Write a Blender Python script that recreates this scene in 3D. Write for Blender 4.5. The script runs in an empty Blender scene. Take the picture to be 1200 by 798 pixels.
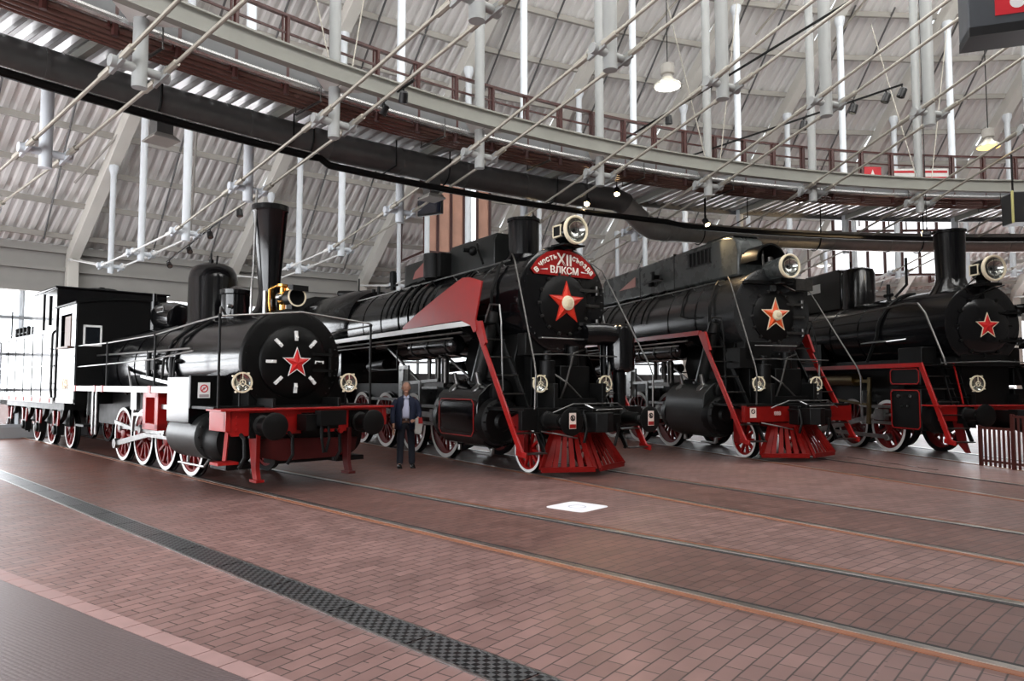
import bpy, math, random
FACE, SKYE, ROOFL, SIDEL, EXPO = 450, 330, 560, 4800, -0.25
from mathutils import Vector, Matrix
random.seed(7)
PI = math.pi
scene = bpy.context.scene
COL = scene.collection

# ------------------------------------------------------------------ helpers
AUTOSPLIT = set('horn_guide frame_rail cylinder_cover relief_valve door_hinge sand_pipe regulator_fittings drain_cock slide_bar valve_gear combination_lever air_pipe side_bracket injector foot_loop whistle check_valve lamp_bracket grab_rail washout_plug red_bracket window_frame window_glass panel_bolt hinge brake_hose boiler_clamp axle_guard pump_column step_hanger safety_valve valve_body coupling_rod gusset red_fairing frame thin_red_stringer turbo_generator blower_pipe support_post seam'.split())
class M:
    """collects shapes, then links them as ONE mesh object"""
    def __init__(s, ox=0.0):
        s.v = []; s.f = []; s.ox = ox; s.cuts = []; s.marks = []
    def cut(s):
        """what follows becomes an object of its own"""
        s.cuts.append((len(s.v), len(s.f))); return s
    def add(s, vs, fs):
        n = len(s.v); s.marks.append((n, len(s.f))); s.v += [Vector(v) for v in vs]; s.f += [tuple(i + n for i in f) for f in fs]; return s
    def box(s, x0, x1, y0, y1, z0, z1):
        return s.add([(x0,y0,z0),(x1,y0,z0),(x1,y1,z0),(x0,y1,z0),(x0,y0,z1),(x1,y0,z1),(x1,y1,z1),(x0,y1,z1)],
                     [(0,3,2,1),(4,5,6,7),(0,1,5,4),(1,2,6,5),(2,3,7,6),(3,0,4,7)])
    def beam(s, p, q, w, h, up=(0,0,1)):
        p = Vector(p); q = Vector(q); d = (q-p).normalized(); up = Vector(up)
        if abs(d.dot(up)) > .99: up = Vector((1,0,0))
        a = d.cross(up).normalized()*w/2; b = a.cross(d).normalized()*h/2
        vs = [p-a-b, p+a-b, p+a+b, p-a+b, q-a-b, q+a-b, q+a+b, q-a+b]
        return s.add(vs, [(0,3,2,1),(4,5,6,7),(0,1,5,4),(1,2,6,5),(2,3,7,6),(3,0,4,7)])
    def lathe(s, prof, p, axis=(0,0,1), n=24, a0=0, a1=2*PI, cap=True):
        """prof: list of (distance along axis, radius)"""
        p = Vector(p); ax = Vector(axis).normalized()
        u = ax.orthogonal().normalized()
        if abs(ax.z) < .9: u = Vector((0,0,1)) - ax*ax.z; u.normalize()
        w = ax.cross(u)
        full = abs(a1-a0-2*PI) < 1e-6
        m = n if full else n+1
        vs = []; fs = []
        for t, r in prof:
            for i in range(m):
                a = a0+(a1-a0)*i/n
                vs.append(p+ax*t+(u*math.cos(a)+w*math.sin(a))*r)
        for j in range(len(prof)-1):
            for i in range(n):
                i2 = (i+1) % m
                fs.append((j*m+i, j*m+i2, (j+1)*m+i2, (j+1)*m+i))
        if abs(prof[0][0]-prof[-1][0])+abs(prof[0][1]-prof[-1][1]) < 1e-9: cap = False   # a closed ring
        if full and cap:
            if prof[0][1] > 1e-5: fs.append(tuple(reversed(range(m))))
            if prof[-1][1] > 1e-5: fs.append(tuple((len(prof)-1)*m+i for i in range(m)))
        return s.add(vs, fs)
    def cyl(s, p, q, r, r2=None, n=16):
        p = Vector(p); q = Vector(q); L = (q-p).length
        if L < 1e-6: return s
        return s.lathe([(0, r), (L, r if r2 is None else r2)], p, q-p, n)
    def tube(s, pts, r, n=8):
        for a, b in zip(pts, pts[1:]): s.cyl(a, b, r, n=n)
        for a in pts[1:-1]: s.ball(a, r*1.02, n)
        return s
    def ball(s, p, r, n=12, sx=1, sy=1, sz=1):
        m = max(4, n//2); vs = []; fs = []
        for j in range(m+1):
            t = PI*j/m
            for i in range(n):
                a = 2*PI*i/n
                vs.append((p[0]+sx*r*math.sin(t)*math.cos(a), p[1]+sy*r*math.sin(t)*math.sin(a), p[2]+sz*r*math.cos(t)))
        for j in range(m):
            for i in range(n):
                fs.append((j*n+i, (j+1)*n+i, (j+1)*n+(i+1) % n, j*n+(i+1) % n))
        return s.add(vs, fs)
    def prism(s, poly, ax, a0, a1):
        """poly in the plane across ax ('x': (y,z); 'y': (x,z); 'z': (x,y)), pushed from a0 to a1"""
        def P(a, q): return {'x': (a, q[0], q[1]), 'y': (q[0], a, q[1]), 'z': (q[0], q[1], a)}[ax]
        n = len(poly); vs = [P(a0, q) for q in poly]+[P(a1, q) for q in poly]
        fs = [tuple(reversed(range(n))), tuple(range(n, 2*n))]
        fs += [(i, (i+1) % n, n+(i+1) % n, n+i) for i in range(n)]
        return s.add(vs, fs)
    def build(s, name, mat, parent=None, bevel=0, ang=35, flat=False):
        if name in AUTOSPLIT and len(s.marks) > 1:
            # shapes that do not touch become objects of their own
            mk = s.marks+[(len(s.v), len(s.f))]; bb = []
            for (v0,f0),(v1,f1) in zip(mk, mk[1:]):
                q = s.v[v0:v1]; bb.append([min(v[i] for v in q)-.02 for i in range(3)]+[max(v[i] for v in q)+.02 for i in range(3)])
            par = list(range(len(bb)))
            def find(i):
                while par[i] != i: i = par[i]
                return i
            for i in range(len(bb)):
                for j in range(i):
                    if all(bb[i][c] < bb[j][c+3] and bb[j][c] < bb[i][c+3] for c in range(3)): par[find(i)] = find(j)
            roots = sorted(set(find(i) for i in range(len(bb))))
            if len(roots) > 1:
                out = []
                for r in roots:
                    q = M(s.ox)
                    for i, ((v0,f0),(v1,f1)) in enumerate(zip(mk, mk[1:])):
                        if find(i) == r: q.add(s.v[v0:v1], [tuple(a-v0 for a in f) for f in s.f[f0:f1]])
                    q.marks = q.marks[:1]
                    out.append(q.build(name, mat, parent, bevel, ang, flat))
                return out[0]
        if s.cuts:
            cs = [(0,0)]+s.cuts+[(len(s.v), len(s.f))]; out = []
            for (v0,f0),(v1,f1) in zip(cs, cs[1:]):
                q = M(s.ox); q.v = s.v[v0:v1]; q.f = [tuple(i-v0 for i in f) for f in s.f[f0:f1]]
                out.append(q.build(name, mat, parent, bevel, ang, flat))
            return out[0]
        me = bpy.data.meshes.new(name)
        o = s.ox
        me.from_pydata([(v.x-o, v.y, v.z) for v in s.v], [], s.f)
        me.materials.append(mat)
        me.validate(); 
        import bmesh
        bm = bmesh.new(); bm.from_mesh(me)
        bmesh.ops.recalc_face_normals(bm, faces=bm.faces); bm.to_mesh(me); bm.free()
        if not flat:
            me.polygons.foreach_set('use_smooth', [True]*len(me.polygons))
            me.set_sharp_from_angle(angle=math.radians(ang))
        ob = bpy.data.objects.new(name, me); COL.objects.link(ob)
        if parent: ob.parent = parent
        if bevel:
            b = ob.modifiers.new('bevel', 'BEVEL'); b.width = bevel; b.segments = 2; b.limit_method = 'ANGLE'; b.angle_limit = math.radians(40)
            b.harden_normals = False
        return ob

def tag(o, label, cat, group=None, kind=None):
    o['label'] = label; o['category'] = cat
    if group: o['group'] = group
    if kind: o['kind'] = kind
    return o
def thing(name, label, cat, loc=(0,0,0), rz=0, group=None):
    o = bpy.data.objects.new(name, None); COL.objects.link(o)
    o.location = loc; o.rotation_euler = (0,0,rz); o.empty_display_size = .2
    return tag(o, label, cat, group)
def struct(o, label=None):
    o['kind'] = 'structure'
    if label: o['label'] = label
    return o
def copy_tree(o, parent=None):
    c = o.copy(); COL.objects.link(c)
    if parent: c.parent = parent
    for ch in list(o.children): copy_tree(ch, c)
    return c

# ------------------------------------------------------------------ materials
def mat(name, col, rough=.5, metal=0, bump=0, bscale=20, var=0, vscale=3, spec=None, coat=0, emit=None, estr=0):
    m = bpy.data.materials.new(name); m.use_nodes = True
    nt = m.node_tree; b = nt.nodes['Principled BSDF']
    b.inputs['Base Color'].default_value = (*col, 1); b.inputs['Roughness'].default_value = rough
    b.inputs['Metallic'].default_value = metal
    if spec is not None: b.inputs['Specular IOR Level'].default_value = spec
    if coat: b.inputs['Coat Weight'].default_value = coat; b.inputs['Coat Roughness'].default_value = .08
    if emit: b.inputs['Emission Color'].default_value = (*emit, 1); b.inputs['Emission Strength'].default_value = estr
    tc = nt.nodes.new('ShaderNodeTexCoord')
    if bump:
        n = nt.nodes.new('ShaderNodeTexNoise'); n.inputs['Scale'].default_value = bscale; n.inputs['Detail'].default_value = 4
        bp = nt.nodes.new('ShaderNodeBump'); bp.inputs['Strength'].default_value = bump; bp.inputs['Distance'].default_value = .01
        nt.links.new(tc.outputs['Object'], n.inputs['Vector']); nt.links.new(n.outputs['Fac'], bp.inputs['Height']); nt.links.new(bp.outputs['Normal'], b.inputs['Normal'])
    if var:
        n = nt.nodes.new('ShaderNodeTexNoise'); n.inputs['Scale'].default_value = vscale; n.inputs['Detail'].default_value = 5
        mx = nt.nodes.new('ShaderNodeMix'); mx.data_type = 'RGBA'
        mx.inputs['A'].default_value = (*[c*(1-var) for c in col], 1); mx.inputs['B'].default_value = (*[min(1, c*(1+var)) for c in col], 1)
        nt.links.new(tc.outputs['Object'], n.inputs['Vector']); nt.links.new(n.outputs['Fac'], mx.inputs['Factor']); nt.links.new(mx.outputs['Result'], b.inputs['Base Color'])
        mr = nt.nodes.new('ShaderNodeMapRange'); mr.inputs['To Min'].default_value = max(.04, rough*.8); mr.inputs['To Max'].default_value = min(1, rough*1.25)
        nt.links.new(n.outputs['Fac'], mr.inputs['Value']); nt.links.new(mr.outputs['Result'], b.inputs['Roughness'])
    return m

BLK = mat('gloss_black_paint', (.0025,.0025,.003), .14, bump=.05, bscale=6, var=.3, vscale=4, spec=.5)
BLK2 = mat('boiler_jacket_black', (.003,.003,.0035), .16, spec=.5, bump=.12, bscale=5, var=.4, vscale=3)
SAT = mat('satin_black_paint', (.0025,.0025,.0025), .45, var=.4, vscale=6, spec=.22)
GRYBLK = mat('worn_charcoal_paint', (.013,.014,.0135), .36, bump=.1, bscale=8, var=.5, vscale=4, spec=.4)
SHADEBLK = mat('opening_shade_black', (.006,.005,.005), .7, var=.5, vscale=8)
STEEL = mat('bare_steel', (.36,.36,.355), .30, 1, var=.35, vscale=9)
DSTEEL = mat('oily_dark_steel', (.13,.125,.12), .35, 1, var=.4, vscale=12)
RED = mat('engine_red_paint', (.28,.005,.004), .36, var=.25, vscale=5)
RED2 = mat('deep_red_wheel_paint', (.16,.004,.004), .42, var=.4, vscale=6)
WHT = mat('white_trim_paint', (.75,.75,.73), .4, var=.1)
CREAM = mat('cream_lamp_rim', (.75,.66,.48), .4)
GLASS = mat('lamp_glass', (.35,.36,.34), .06, .85)
GOLD = mat('brass_fittings', (.75,.42,.12), .25, 1, var=.3, vscale=15)
COLW = mat('strut_lit_white', (.70,.74,.78), .45, var=.06)
COLG = mat('strut_shaded_grey', (.34,.35,.345), .45, var=.08)
RODM = mat('galvanised_rod', (.40,.375,.32), .42, .5, var=.2, vscale=4)
TRUSS = mat('rafter_offwhite', (.66,.64,.59), .6, var=.08, vscale=2)
PURL = mat('purlin_grey', (.36,.34,.31), .6, var=.1)
BRN = mat('railing_brown_paint', (.055,.012,.009), .42, var=.2)
PIPEB = mat('pipe_brown_paint', (.19,.105,.088), .25, .5, var=.2, vscale=2)
PIPES = mat('pipe_bright_lagging', (.75,.75,.75), .25, .9, bump=.2, bscale=10)
DUCT2 = mat('duct_galvanised', (.30,.29,.27), .35, .6, bump=.15, bscale=6, var=.25, vscale=5)
DUCT = mat('duct_dark_sheet', (.12,.12,.117), .34, .45, bump=.15, bscale=6, var=.25, vscale=5)
IBEAM = mat('balcony_beam_olive_grey', (.28,.28,.25), .5, var=.12, vscale=3)
DECKM = mat('deck_sheet_underside', (.62,.62,.62), .3, .5)
PLAST = mat('black_plastic', (.008,.008,.009), .4)
NICK = mat('sign_red', (.55,.02,.03), .4)
STICK = mat('sticker_pale', (.75,.62,.55), .5)
LAMPW = mat('lamp_on_white', (1,.95,.85), .5, emit=(1,.93,.8), estr=9)
LAMPY = mat('lamp_on_yellow', (1,.8,.3), .5, emit=(1,.66,.18), estr=3.0)
LAMPS = mat('lamp_on_spot', (1,.8,.5), .5, emit=(1,.75,.4), estr=30)

# building frame ------------------------------------------------------------
C = Vector((14.219, -5.489, 0))
def pol(th, R, z=0): a = math.radians(th); return Vector((C.x+R*math.cos(a), C.y+R*math.sin(a), z))
STEP = 7.34
TT = {0:141.78, 1:134.41, 2:127.02, 3:119.71, 4:112.44, 5:105.11, 6:97.75, 7:90.4, 8:83.06, 9:75.7, 10:68.4, 11:61.0, -1:149.1, -4:171.2, -2:156.4, -3:163.8}
RE = 41.5      # eave radius
def zrib(R): return 5.9+(RE-R)*.555
def zroof(R): return zrib(R)+.62
RI = 13.0
def sweep(m, poly, th0, th1, n):
    """sweep a closed (R,z) section round the centre"""
    k = len(poly); vs = []; fs = []
    for i in range(n+1):
        t = th0+(th1-th0)*i/n
        vs += [pol(t, R, z) for R, z in poly]
    for i in range(n):
        for j in range(k):
            j2 = (j+1) % k
            fs.append((i*k+j, i*k+j2, (i+1)*k+j2, (i+1)*k+j))
    fs.append(tuple(range(k))); fs.append(tuple(n*k+j for j in reversed(range(k))))
    return m.add(vs, fs)
def sweep_pipe(m, R, z, r, th0, th1, n, k=12):
    return sweep(m, [(R+r*math.cos(2*PI*i/k), z+r*math.sin(2*PI*i/k)) for i in range(k)], th0, th1, n)

# ------------------------------------------------------------------ floor
def floor_material():
    m = bpy.data.materials.new('brick_paving'); m.use_nodes = True; nt = m.node_tree; N = nt.nodes; L = nt.links
    b = N['Principled BSDF']
    def math_(op, a, c=None, clamp=False):
        n = N.new('ShaderNodeMath'); n.operation = op; n.use_clamp = clamp
        for i, x in enumerate((a, c)):
            if x is None: continue
            if isinstance(x, (int, float)): n.inputs[i].default_value = x
            else: L.new(x, n.inputs[i])
        return n.outputs[0]
    tc = N.new('ShaderNodeTexCoord'); sep = N.new('ShaderNodeSeparateXYZ'); L.new(tc.outputs['Object'], sep.inputs[0])
    X = math_('SUBTRACT', sep.outputs[0], C.x); Y = math_('SUBTRACT', sep.outputs[1], C.y)
    R = math_('SQRT', math_('ADD', math_('MULTIPLY', X, X), math_('MULTIPLY', Y, Y)))
    TH = math_('ARCTAN2', Y, X)
    band = math_('ADD', math_('MULTIPLY', math_('FLOOR', math_('DIVIDE', R, 2.6)), 2.6), 1.3)
    U = math_('MULTIPLY', TH, band)
    comb = N.new('ShaderNodeCombineXYZ'); L.new(U, comb.inputs[0]); L.new(R, comb.inputs[1])
    br = N.new('ShaderNodeTexBrick'); L.new(comb.outputs[0], br.inputs['Vector'])
    br.inputs['Scale'].default_value = 1; br.inputs['Brick Width'].default_value = .25; br.inputs['Row Height'].default_value = .125
    br.inputs['Mortar Size'].default_value = .0065; br.inputs['Mortar Smooth'].default_value = .3; br.inputs['Bias'].default_value = 0
    br.inputs['Color1'].default_value = (.175,.098,.088,1); br.inputs['Color2'].default_value = (.24,.138,.124,1); br.inputs['Mortar'].default_value = (.05,.03,.028,1)
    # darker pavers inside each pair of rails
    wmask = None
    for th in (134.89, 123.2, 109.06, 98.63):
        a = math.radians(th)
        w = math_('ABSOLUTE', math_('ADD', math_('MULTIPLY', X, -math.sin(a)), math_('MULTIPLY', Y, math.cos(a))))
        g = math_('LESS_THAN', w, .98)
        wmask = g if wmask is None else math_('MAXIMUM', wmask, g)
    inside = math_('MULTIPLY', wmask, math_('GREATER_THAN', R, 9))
    no = N.new('ShaderNodeTexNoise'); no.inputs['Scale'].default_value = .35; no.inputs['Detail'].default_value = 5; L.new(tc.outputs['Object'], no.inputs['Vector'])
    no2 = N.new('ShaderNodeTexNoise'); no2.inputs['Scale'].default_value = 3; no2.inputs['Detail'].default_value = 5; L.new(tc.outputs['Object'], no2.inputs['Vector'])
    def mix(fac, a, c, blend='MIX'):
        n = N.new('ShaderNodeMix'); n.data_type = 'RGBA'; n.blend_type = blend
        if isinstance(fac, (int, float)): n.inputs['Factor'].default_value = fac
        else: L.new(fac, n.inputs['Factor'])
        for s, x in (('A', a), ('B', c)):
            if isinstance(x, tuple): n.inputs[s].default_value = (*x, 1)
            else: L.new(x, n.inputs[s])
        return n.outputs['Result']
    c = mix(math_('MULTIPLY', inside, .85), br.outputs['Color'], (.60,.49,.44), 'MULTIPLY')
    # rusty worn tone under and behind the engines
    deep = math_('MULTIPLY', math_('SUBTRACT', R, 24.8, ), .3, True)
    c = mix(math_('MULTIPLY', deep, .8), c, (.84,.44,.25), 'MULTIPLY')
    mr = N.new('ShaderNodeMapRange'); mr.inputs['From Min'].default_value = .3; mr.inputs['From Max'].default_value = .7; mr.inputs['To Min'].default_value = .8; mr.inputs['To Max'].default_value = 1.15
    L.new(no.outputs['Fac'], mr.inputs['Value'])
    mr2 = N.new('ShaderNodeMapRange'); mr2.inputs['From Min'].default_value = .3; mr2.inputs['From Max'].default_value = .7; mr2.inputs['To Min'].default_value = .85; mr2.inputs['To Max'].default_value = 1.12
    L.new(no2.outputs['Fac'], mr2.inputs['Value'])
    f = math_('MULTIPLY', mr.outputs[0], mr2.outputs[0])
    cb = N.new('ShaderNodeCombineXYZ'); [L.new(f, cb.inputs[i]) for i in range(3)]
    c = mix(1.0, c, cb.outputs[0], 'MULTIPLY')
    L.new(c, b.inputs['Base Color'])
    ro = math_('ADD', math_('MULTIPLY', no2.outputs['Fac'], .22), .36)
    L.new(ro, b.inputs['Roughness'])
    bp = N.new('ShaderNodeBump'); bp.inputs['Strength'].default_value = .5; bp.inputs['Distance'].default_value = .004
    L.new(math_('SUBTRACT', 1, br.outputs['Fac']), bp.inputs['Height']); L.new(bp.outputs['Normal'], b.inputs['Normal'])
    return m
fm = M()
fm.box(-70, 62, -22, 62, -.3, 0)
struct(fm.build('floor', floor_material(), flat=True), 'pink brown brick paving laid in curved courses')

# rails in the paving
RTH = [134.89, 123.2, 109.06, 98.63]
RUST = mat('rusty_rail_flank', (.24,.09,.045), .6, .2, var=.5, vscale=10)
RAILS = mat('worn_rail_head', (.42,.38,.35), .3, .9, var=.35, vscale=2)
GROOVE = mat('flangeway_dark', (.012,.011,.012), .7)
rl = [['rail nearest the camera, under the conical chimney engine','far rail of the track under the conical chimney engine'],
      ['near rail of the track under the red fairing engine','far rail of the track under the red fairing engine'],
      ['near rail of the track under the grey casing engine','far rail of the track under the grey casing engine'],
      ['near rail of the track behind the brown slatted fence','far rail of the track behind the brown slatted fence']]
for k, th in enumerate(RTH):
    a = math.radians(th)
    for i, w in enumerate((.8, -.8)):
        t = thing('rail', 'worn '+rl[k][i], 'rail', (C.x, C.y, 0), a, 'rails set in the paving')
        s0 = 13.1
        M().box(s0, 47, w-.036, w+.036, -.05, .012).build('rail_head', RAILS, t)
        sg = -1 if w > 0 else 1
        M().box(s0, 47, *sorted((w+sg*.038, w+sg*.10)), -.05, .004).build('flangeway', GROOVE, t)
        M().box(s0, 47, *sorted((w-sg*.038, w-sg*.115)), -.05, .006).build('rail_edge', RUST, t)
# drain grate
def grate_mat():
    m = mat('cast_grate', (.05,.052,.055), .38, .7)
    nt = m.node_tree; b = nt.nodes['Principled BSDF']; tc = nt.nodes.new('ShaderNodeTexCoord')
    ch = nt.nodes.new('ShaderNodeTexChecker'); ch.inputs['Scale'].default_value = 22
    ch.inputs['Color1'].default_value = (.16,.165,.17,1); ch.inputs['Color2'].default_value = (.018,.018,.02,1)
    nt.links.new(tc.outputs['Object'], ch.inputs['Vector']); nt.links.new(ch.outputs['Color'], b.inputs['Base Color'])
    bp = nt.nodes.new('ShaderNodeBump'); bp.inputs['Strength'].default_value = .8; bp.inputs['Distance'].default_value = .01
    nt.links.new(ch.outputs['Fac'], bp.inputs['Height']); nt.links.new(bp.outputs['Normal'], b.inputs['Normal'])
    return m
a = math.radians(134.89+.9)
t = thing('drain_grate', 'long dark cast drain grate crossing the brick foreground', 'drain grate', (C.x, C.y, 0), a)
GM = grate_mat()
t.location = (C.x, C.y, 0)
def dl(s):  # lateral position of the strip's middle, slightly skew to the track
    return 2.80
for i in range(32):
    s = 13.1+i*.98
    M().box(s, s+.96, dl(s)-.135, dl(s)+.135, -.02, .008).build('grate_panel', GM, t)
M().box(13.1, 44.3, dl(0)-.155, dl(0)-.137, -.02, .010).build('edge_strip', STEEL, t)
M().box(13.1, 44.3, dl(0)+.137, dl(0)+.155, -.02, .010).build('edge_strip', STEEL, t)
# checker plate and its border course
def plate_mat():
    m = mat('brown_checker_plate', (.14,.105,.105), .4, .35)
    nt = m.node_tree; b = nt.nodes['Principled BSDF']; tc = nt.nodes.new('ShaderNodeTexCoord')
    mp = nt.nodes.new('ShaderNodeMapping'); mp.inputs['Rotation'].default_value = (0,0,.8); mp.inputs['Scale'].default_value = (1,1.6,1)
    ch = nt.nodes.new('ShaderNodeTexVoronoi'); ch.inputs['Scale'].default_value = 24; ch.inputs['Randomness'].default_value = .15
    nt.links.new(tc.outputs['Object'], mp.inputs['Vector']); nt.links.new(mp.outputs[0], ch.inputs['Vector'])
    bp = nt.nodes.new('ShaderNodeBump'); bp.inputs['Strength'].default_value = .5; bp.inputs['Distance'].default_value = .006; bp.invert = True
    nt.links.new(ch.outputs['Distance'], bp.inputs['Height']); nt.links.new(bp.outputs['Normal'], b.inputs['Normal'])
    return m
p0 = Vector((-4.57,6.55,0)); p1 = Vector((-1.56,4.37,0)); dv = (p1-p0).normalized(); nv = Vector((dv.y,-dv.x,0))
pa = p0-dv*5; pb = p1+dv*4
m = M(); vs = [pa, pb, pb+nv*7, pa+nv*7]
m.add([v+Vector((0,0,z)) for z in (-.1,.006) for v in vs], [(0,3,2,1),(4,5,6,7),(0,1,5,4),(1,2,6,5),(2,3,7,6),(3,0,4,7)])
tag(m.build('floor_plate', plate_mat()), 'brown studded steel floor plate filling the bottom left corner', 'floor plate')
m = M(); 
nb = int((pb-pa).length/.3)
for i in range(nb):
    q = pa+dv*(i*.3+.004); r = pa+dv*((i+1)*.3-.004)
    mid0 = q-nv*.075; mid1 = r-nv*.075
    m.beam((mid0.x,mid0.y,-.02),(mid1.x,mid1.y,-.02), .142, .052)
tag(m.build('edging_course', mat('edging_brick', (.30,.185,.175), .5, var=.25, vscale=6)), 'straight course of brick edging along the studded floor plate', 'brick edging')
SLOTA, SLOTB = (7.9,17.9), (8.66,14.76)
t = thing('drain_slot', 'thin dark slotted strip in the bricks right of the grey casing engine', 'drain slot', (0,0,0))
qa, qb = Vector((SLOTA[0],SLOTA[1],.003)), Vector((SLOTB[0],SLOTB[1],.003))
for i in range(6):
    M().beam(qa.lerp(qb, i/6+.01), qa.lerp(qb, (i+1)/6-.01), .05, .006).build('slot_cover', DSTEEL if i % 2 else STEEL, t)
# floor sticker
m = M(); pts = []
for cx, cy, a0 in ((.24,.24,0),(-.24,.24,90),(-.24,-.24,180),(.24,-.24,270)):
    for j in range(6):
        an = math.radians(a0+j*18); pts.append((cx+.1*math.cos(an), cy+.1*math.sin(an)))
m.prism(pts, 'z', 0, .004)
t = thing('floor_sticker', 'white square floor sticker with rounded corners on the bricks', 'sticker', (.93,10.4,0), math.radians(48))
m.build('sticker_sheet', mat('sticker_white', (.85,.85,.9), .5), t)
M().lathe([(0,.13),(.0055,.13),(.0055,.11),(0,.11)], (0,0,0), n=24).build('printed_ring', mat('sticker_print', (.5,.52,.62), .5), t)

# ------------------------------------------------------------------ roof
def bays(): 
    ks = sorted(TT, key=lambda k: TT[k])
    return [(TT[a], TT[b2]) for a, b2 in zip(ks, ks[1:])]
SHEET = mat('roof_sheet', (.80,.785,.77), .5, .1, var=.1, vscale=1.2)
m = M(); PM = []
SK0, SK1 = 22.0, 27.2          # skylight band
for t0, t1 in bays():
    tm = (t0+t1)/2; h = math.radians((t1-t0)/2); a = math.radians(tm)
    d = Vector((math.cos(a), math.sin(a), 0)); n = Vector((-d.y, d.x, 0))
    def Q(r, o, z): return C+d*r+n*o+Vector((0,0,z))
    re = (RE+.4)*math.cos(h)
    pitch = .30; half = math.tan(h)*re; nn = int(half/pitch)+1
    for j in range(-nn, nn+1):
        o = j*pitch
        prof = [(o-.15,0),(o-.09,0),(o-.045,.1),(o+.045,.1),(o+.09,0),(o+.15,0)]
        for (oa, za), (ob, zb) in zip(prof, prof[1:]):
            om = max(abs(oa), abs(ob))
            if om > half: continue
            rs = om/math.tan(h)
            for r0, r1 in ((RI, SK0), (SK1, re)):
                r0 = max(r0, rs)
                if r0 >= r1: continue
                m.add([Q(r0,oa,zroof(r0)+za), Q(r1,oa,zroof(r1)+za), Q(r1,ob,zroof(r1)+zb), Q(r0,ob,zroof(r0)+zb)], [(0,1,2,3)])
roofob = m.build('ceiling', SHEET, flat=True); struct(roofob, 'sloping roof underside of pale corrugated metal sheets')
for t0, t1 in bays():
    pm = M()
    for j in range(0, 17):
        R = RE-.35-j*1.42
        if R < 15: break
        if SK0+.3 < R < SK1-.3: continue
        p = pol(t0, R, zroof(R)-.09); q = pol(t1, R, zroof(R)-.09)
        pm.beam(p, q, .10, .17, (0,0,1))
    pm.build('purlin', PURL, roofob)
for t0, t1 in bays():
    pm = M()
    for f0, f1 in ((.18,.48),(.55,.85)):
        a0_, b0_ = t0+(t1-t0)*f0, t0+(t1-t0)*f1
        for Ra, Rb_ in ((RE-.3, 34.5), (34.5, 28.0)):
            fa = (RE-.3-Ra)/(RE-.3-28); fb = (RE-.3-Rb_)/(RE-.3-28)
            pm.cyl(pol(a0_+(b0_-a0_)*fa, Ra, zroof(Ra)-.2), pol(a0_+(b0_-a0_)*fb, Rb_, zroof(Rb_)-.2), .03, n=6)
    pm.build('sag_bars', mat('dark_bar', (.12,.12,.12), .5) if 'dark_bar' not in bpy.data.materials else bpy.data.materials['dark_bar'], roofob)
# eave fascia, façade glazing, columns
m = M(); sweep(m, [(RE+.45,4.95),(RE+.6,4.95),(RE+.6,6.7),(RE+.45,6.7)], 61, 171.2, 48)
sweep(m, [(RE+.2,6.15),(RE+.45,6.15),(RE+.45,6.4),(RE+.2,6.4)], 61, 171.2, 48)
sweep(m, [(RE+.25,5.55),(RE+.45,5.55),(RE+.45,5.68),(RE+.25,5.68)], 61, 171.2, 48)
sweep(m, [(RE+.2,4.8),(RE+.6,4.8),(RE+.6,5.0),(RE+.2,5.0)], 61, 171.2, 48)
struct(m.build('wall_back', mat('fascia_grey', (.34,.33,.31), .6, var=.08)), 'grey fascia band above the glazed back wall')
m = M(); sweep(m, [(RE+.3,0),(RE+.6,0),(RE+.6,.35),(RE+.3,.35)], 61, 171.2, 48)
struct(m.build('baseboard_back', mat('plinth_grey', (.3,.3,.3), .7)), 'grey plinth under the glazed back wall')
SPAN = []
MULL = mat('mullion_grey', (.34,.36,.38), .5)
PANE = bpy.data.materials.new('window_glass'); PANE.use_nodes = True
nt = PANE.node_tree; nt.nodes.remove(nt.nodes['Principled BSDF'])
tr = nt.nodes.new('ShaderNodeBsdfTransparent'); gl = nt.nodes.new('ShaderNodeBsdfGlossy'); gl.inputs['Roughness'].default_value = .02
mx = nt.nodes.new('ShaderNodeMixShader'); mx.inputs[0].default_value = .08
nt.links.new(tr.outputs[0], mx.inputs[1]); nt.links.new(gl.outputs[0], mx.inputs[2]); nt.links.new(mx.outputs[0], nt.nodes['Material Output'].inputs['Surface'])
for w, (t0, t1) in enumerate(bays()):
    fr = M()
    for j in range(5):
        t = t0+(t1-t0)*j/4
        p = pol(t, RE+.42, .35); q = pol(t, RE+.42, 4.85); fr.beam(p, q, .09, .12)
    for z in (.4, 1.55, 2.7, 3.9):
        fr.beam(pol(t0, RE+.42, z), pol(t1, RE+.42, z), .1, .1)
    tm = (t0+t1)/2
    if 92 < tm < 133: SPAN.append((t0, t1))
    fo = struct(fr.build('window_%d' % (w+1), MULL, flat=True))
    pn = M(); pn.beam(pol(t0, RE+.46, 2.6), pol(t1, RE+.46, 2.6), .02, 4.5)
    pn.build('pane', PANE, fo, flat=True)
m = M()
for t0, t1 in SPAN: m.beam(pol(t0, RE+.3, 1.1), pol(t1, RE+.3, 1.1), .2, 2.2)
struct(m.build('trim_1', mat('spandrel_grey', (.10,.10,.105), .6), flat=True), 'solid dark spandrel panels under the back windows')
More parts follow.
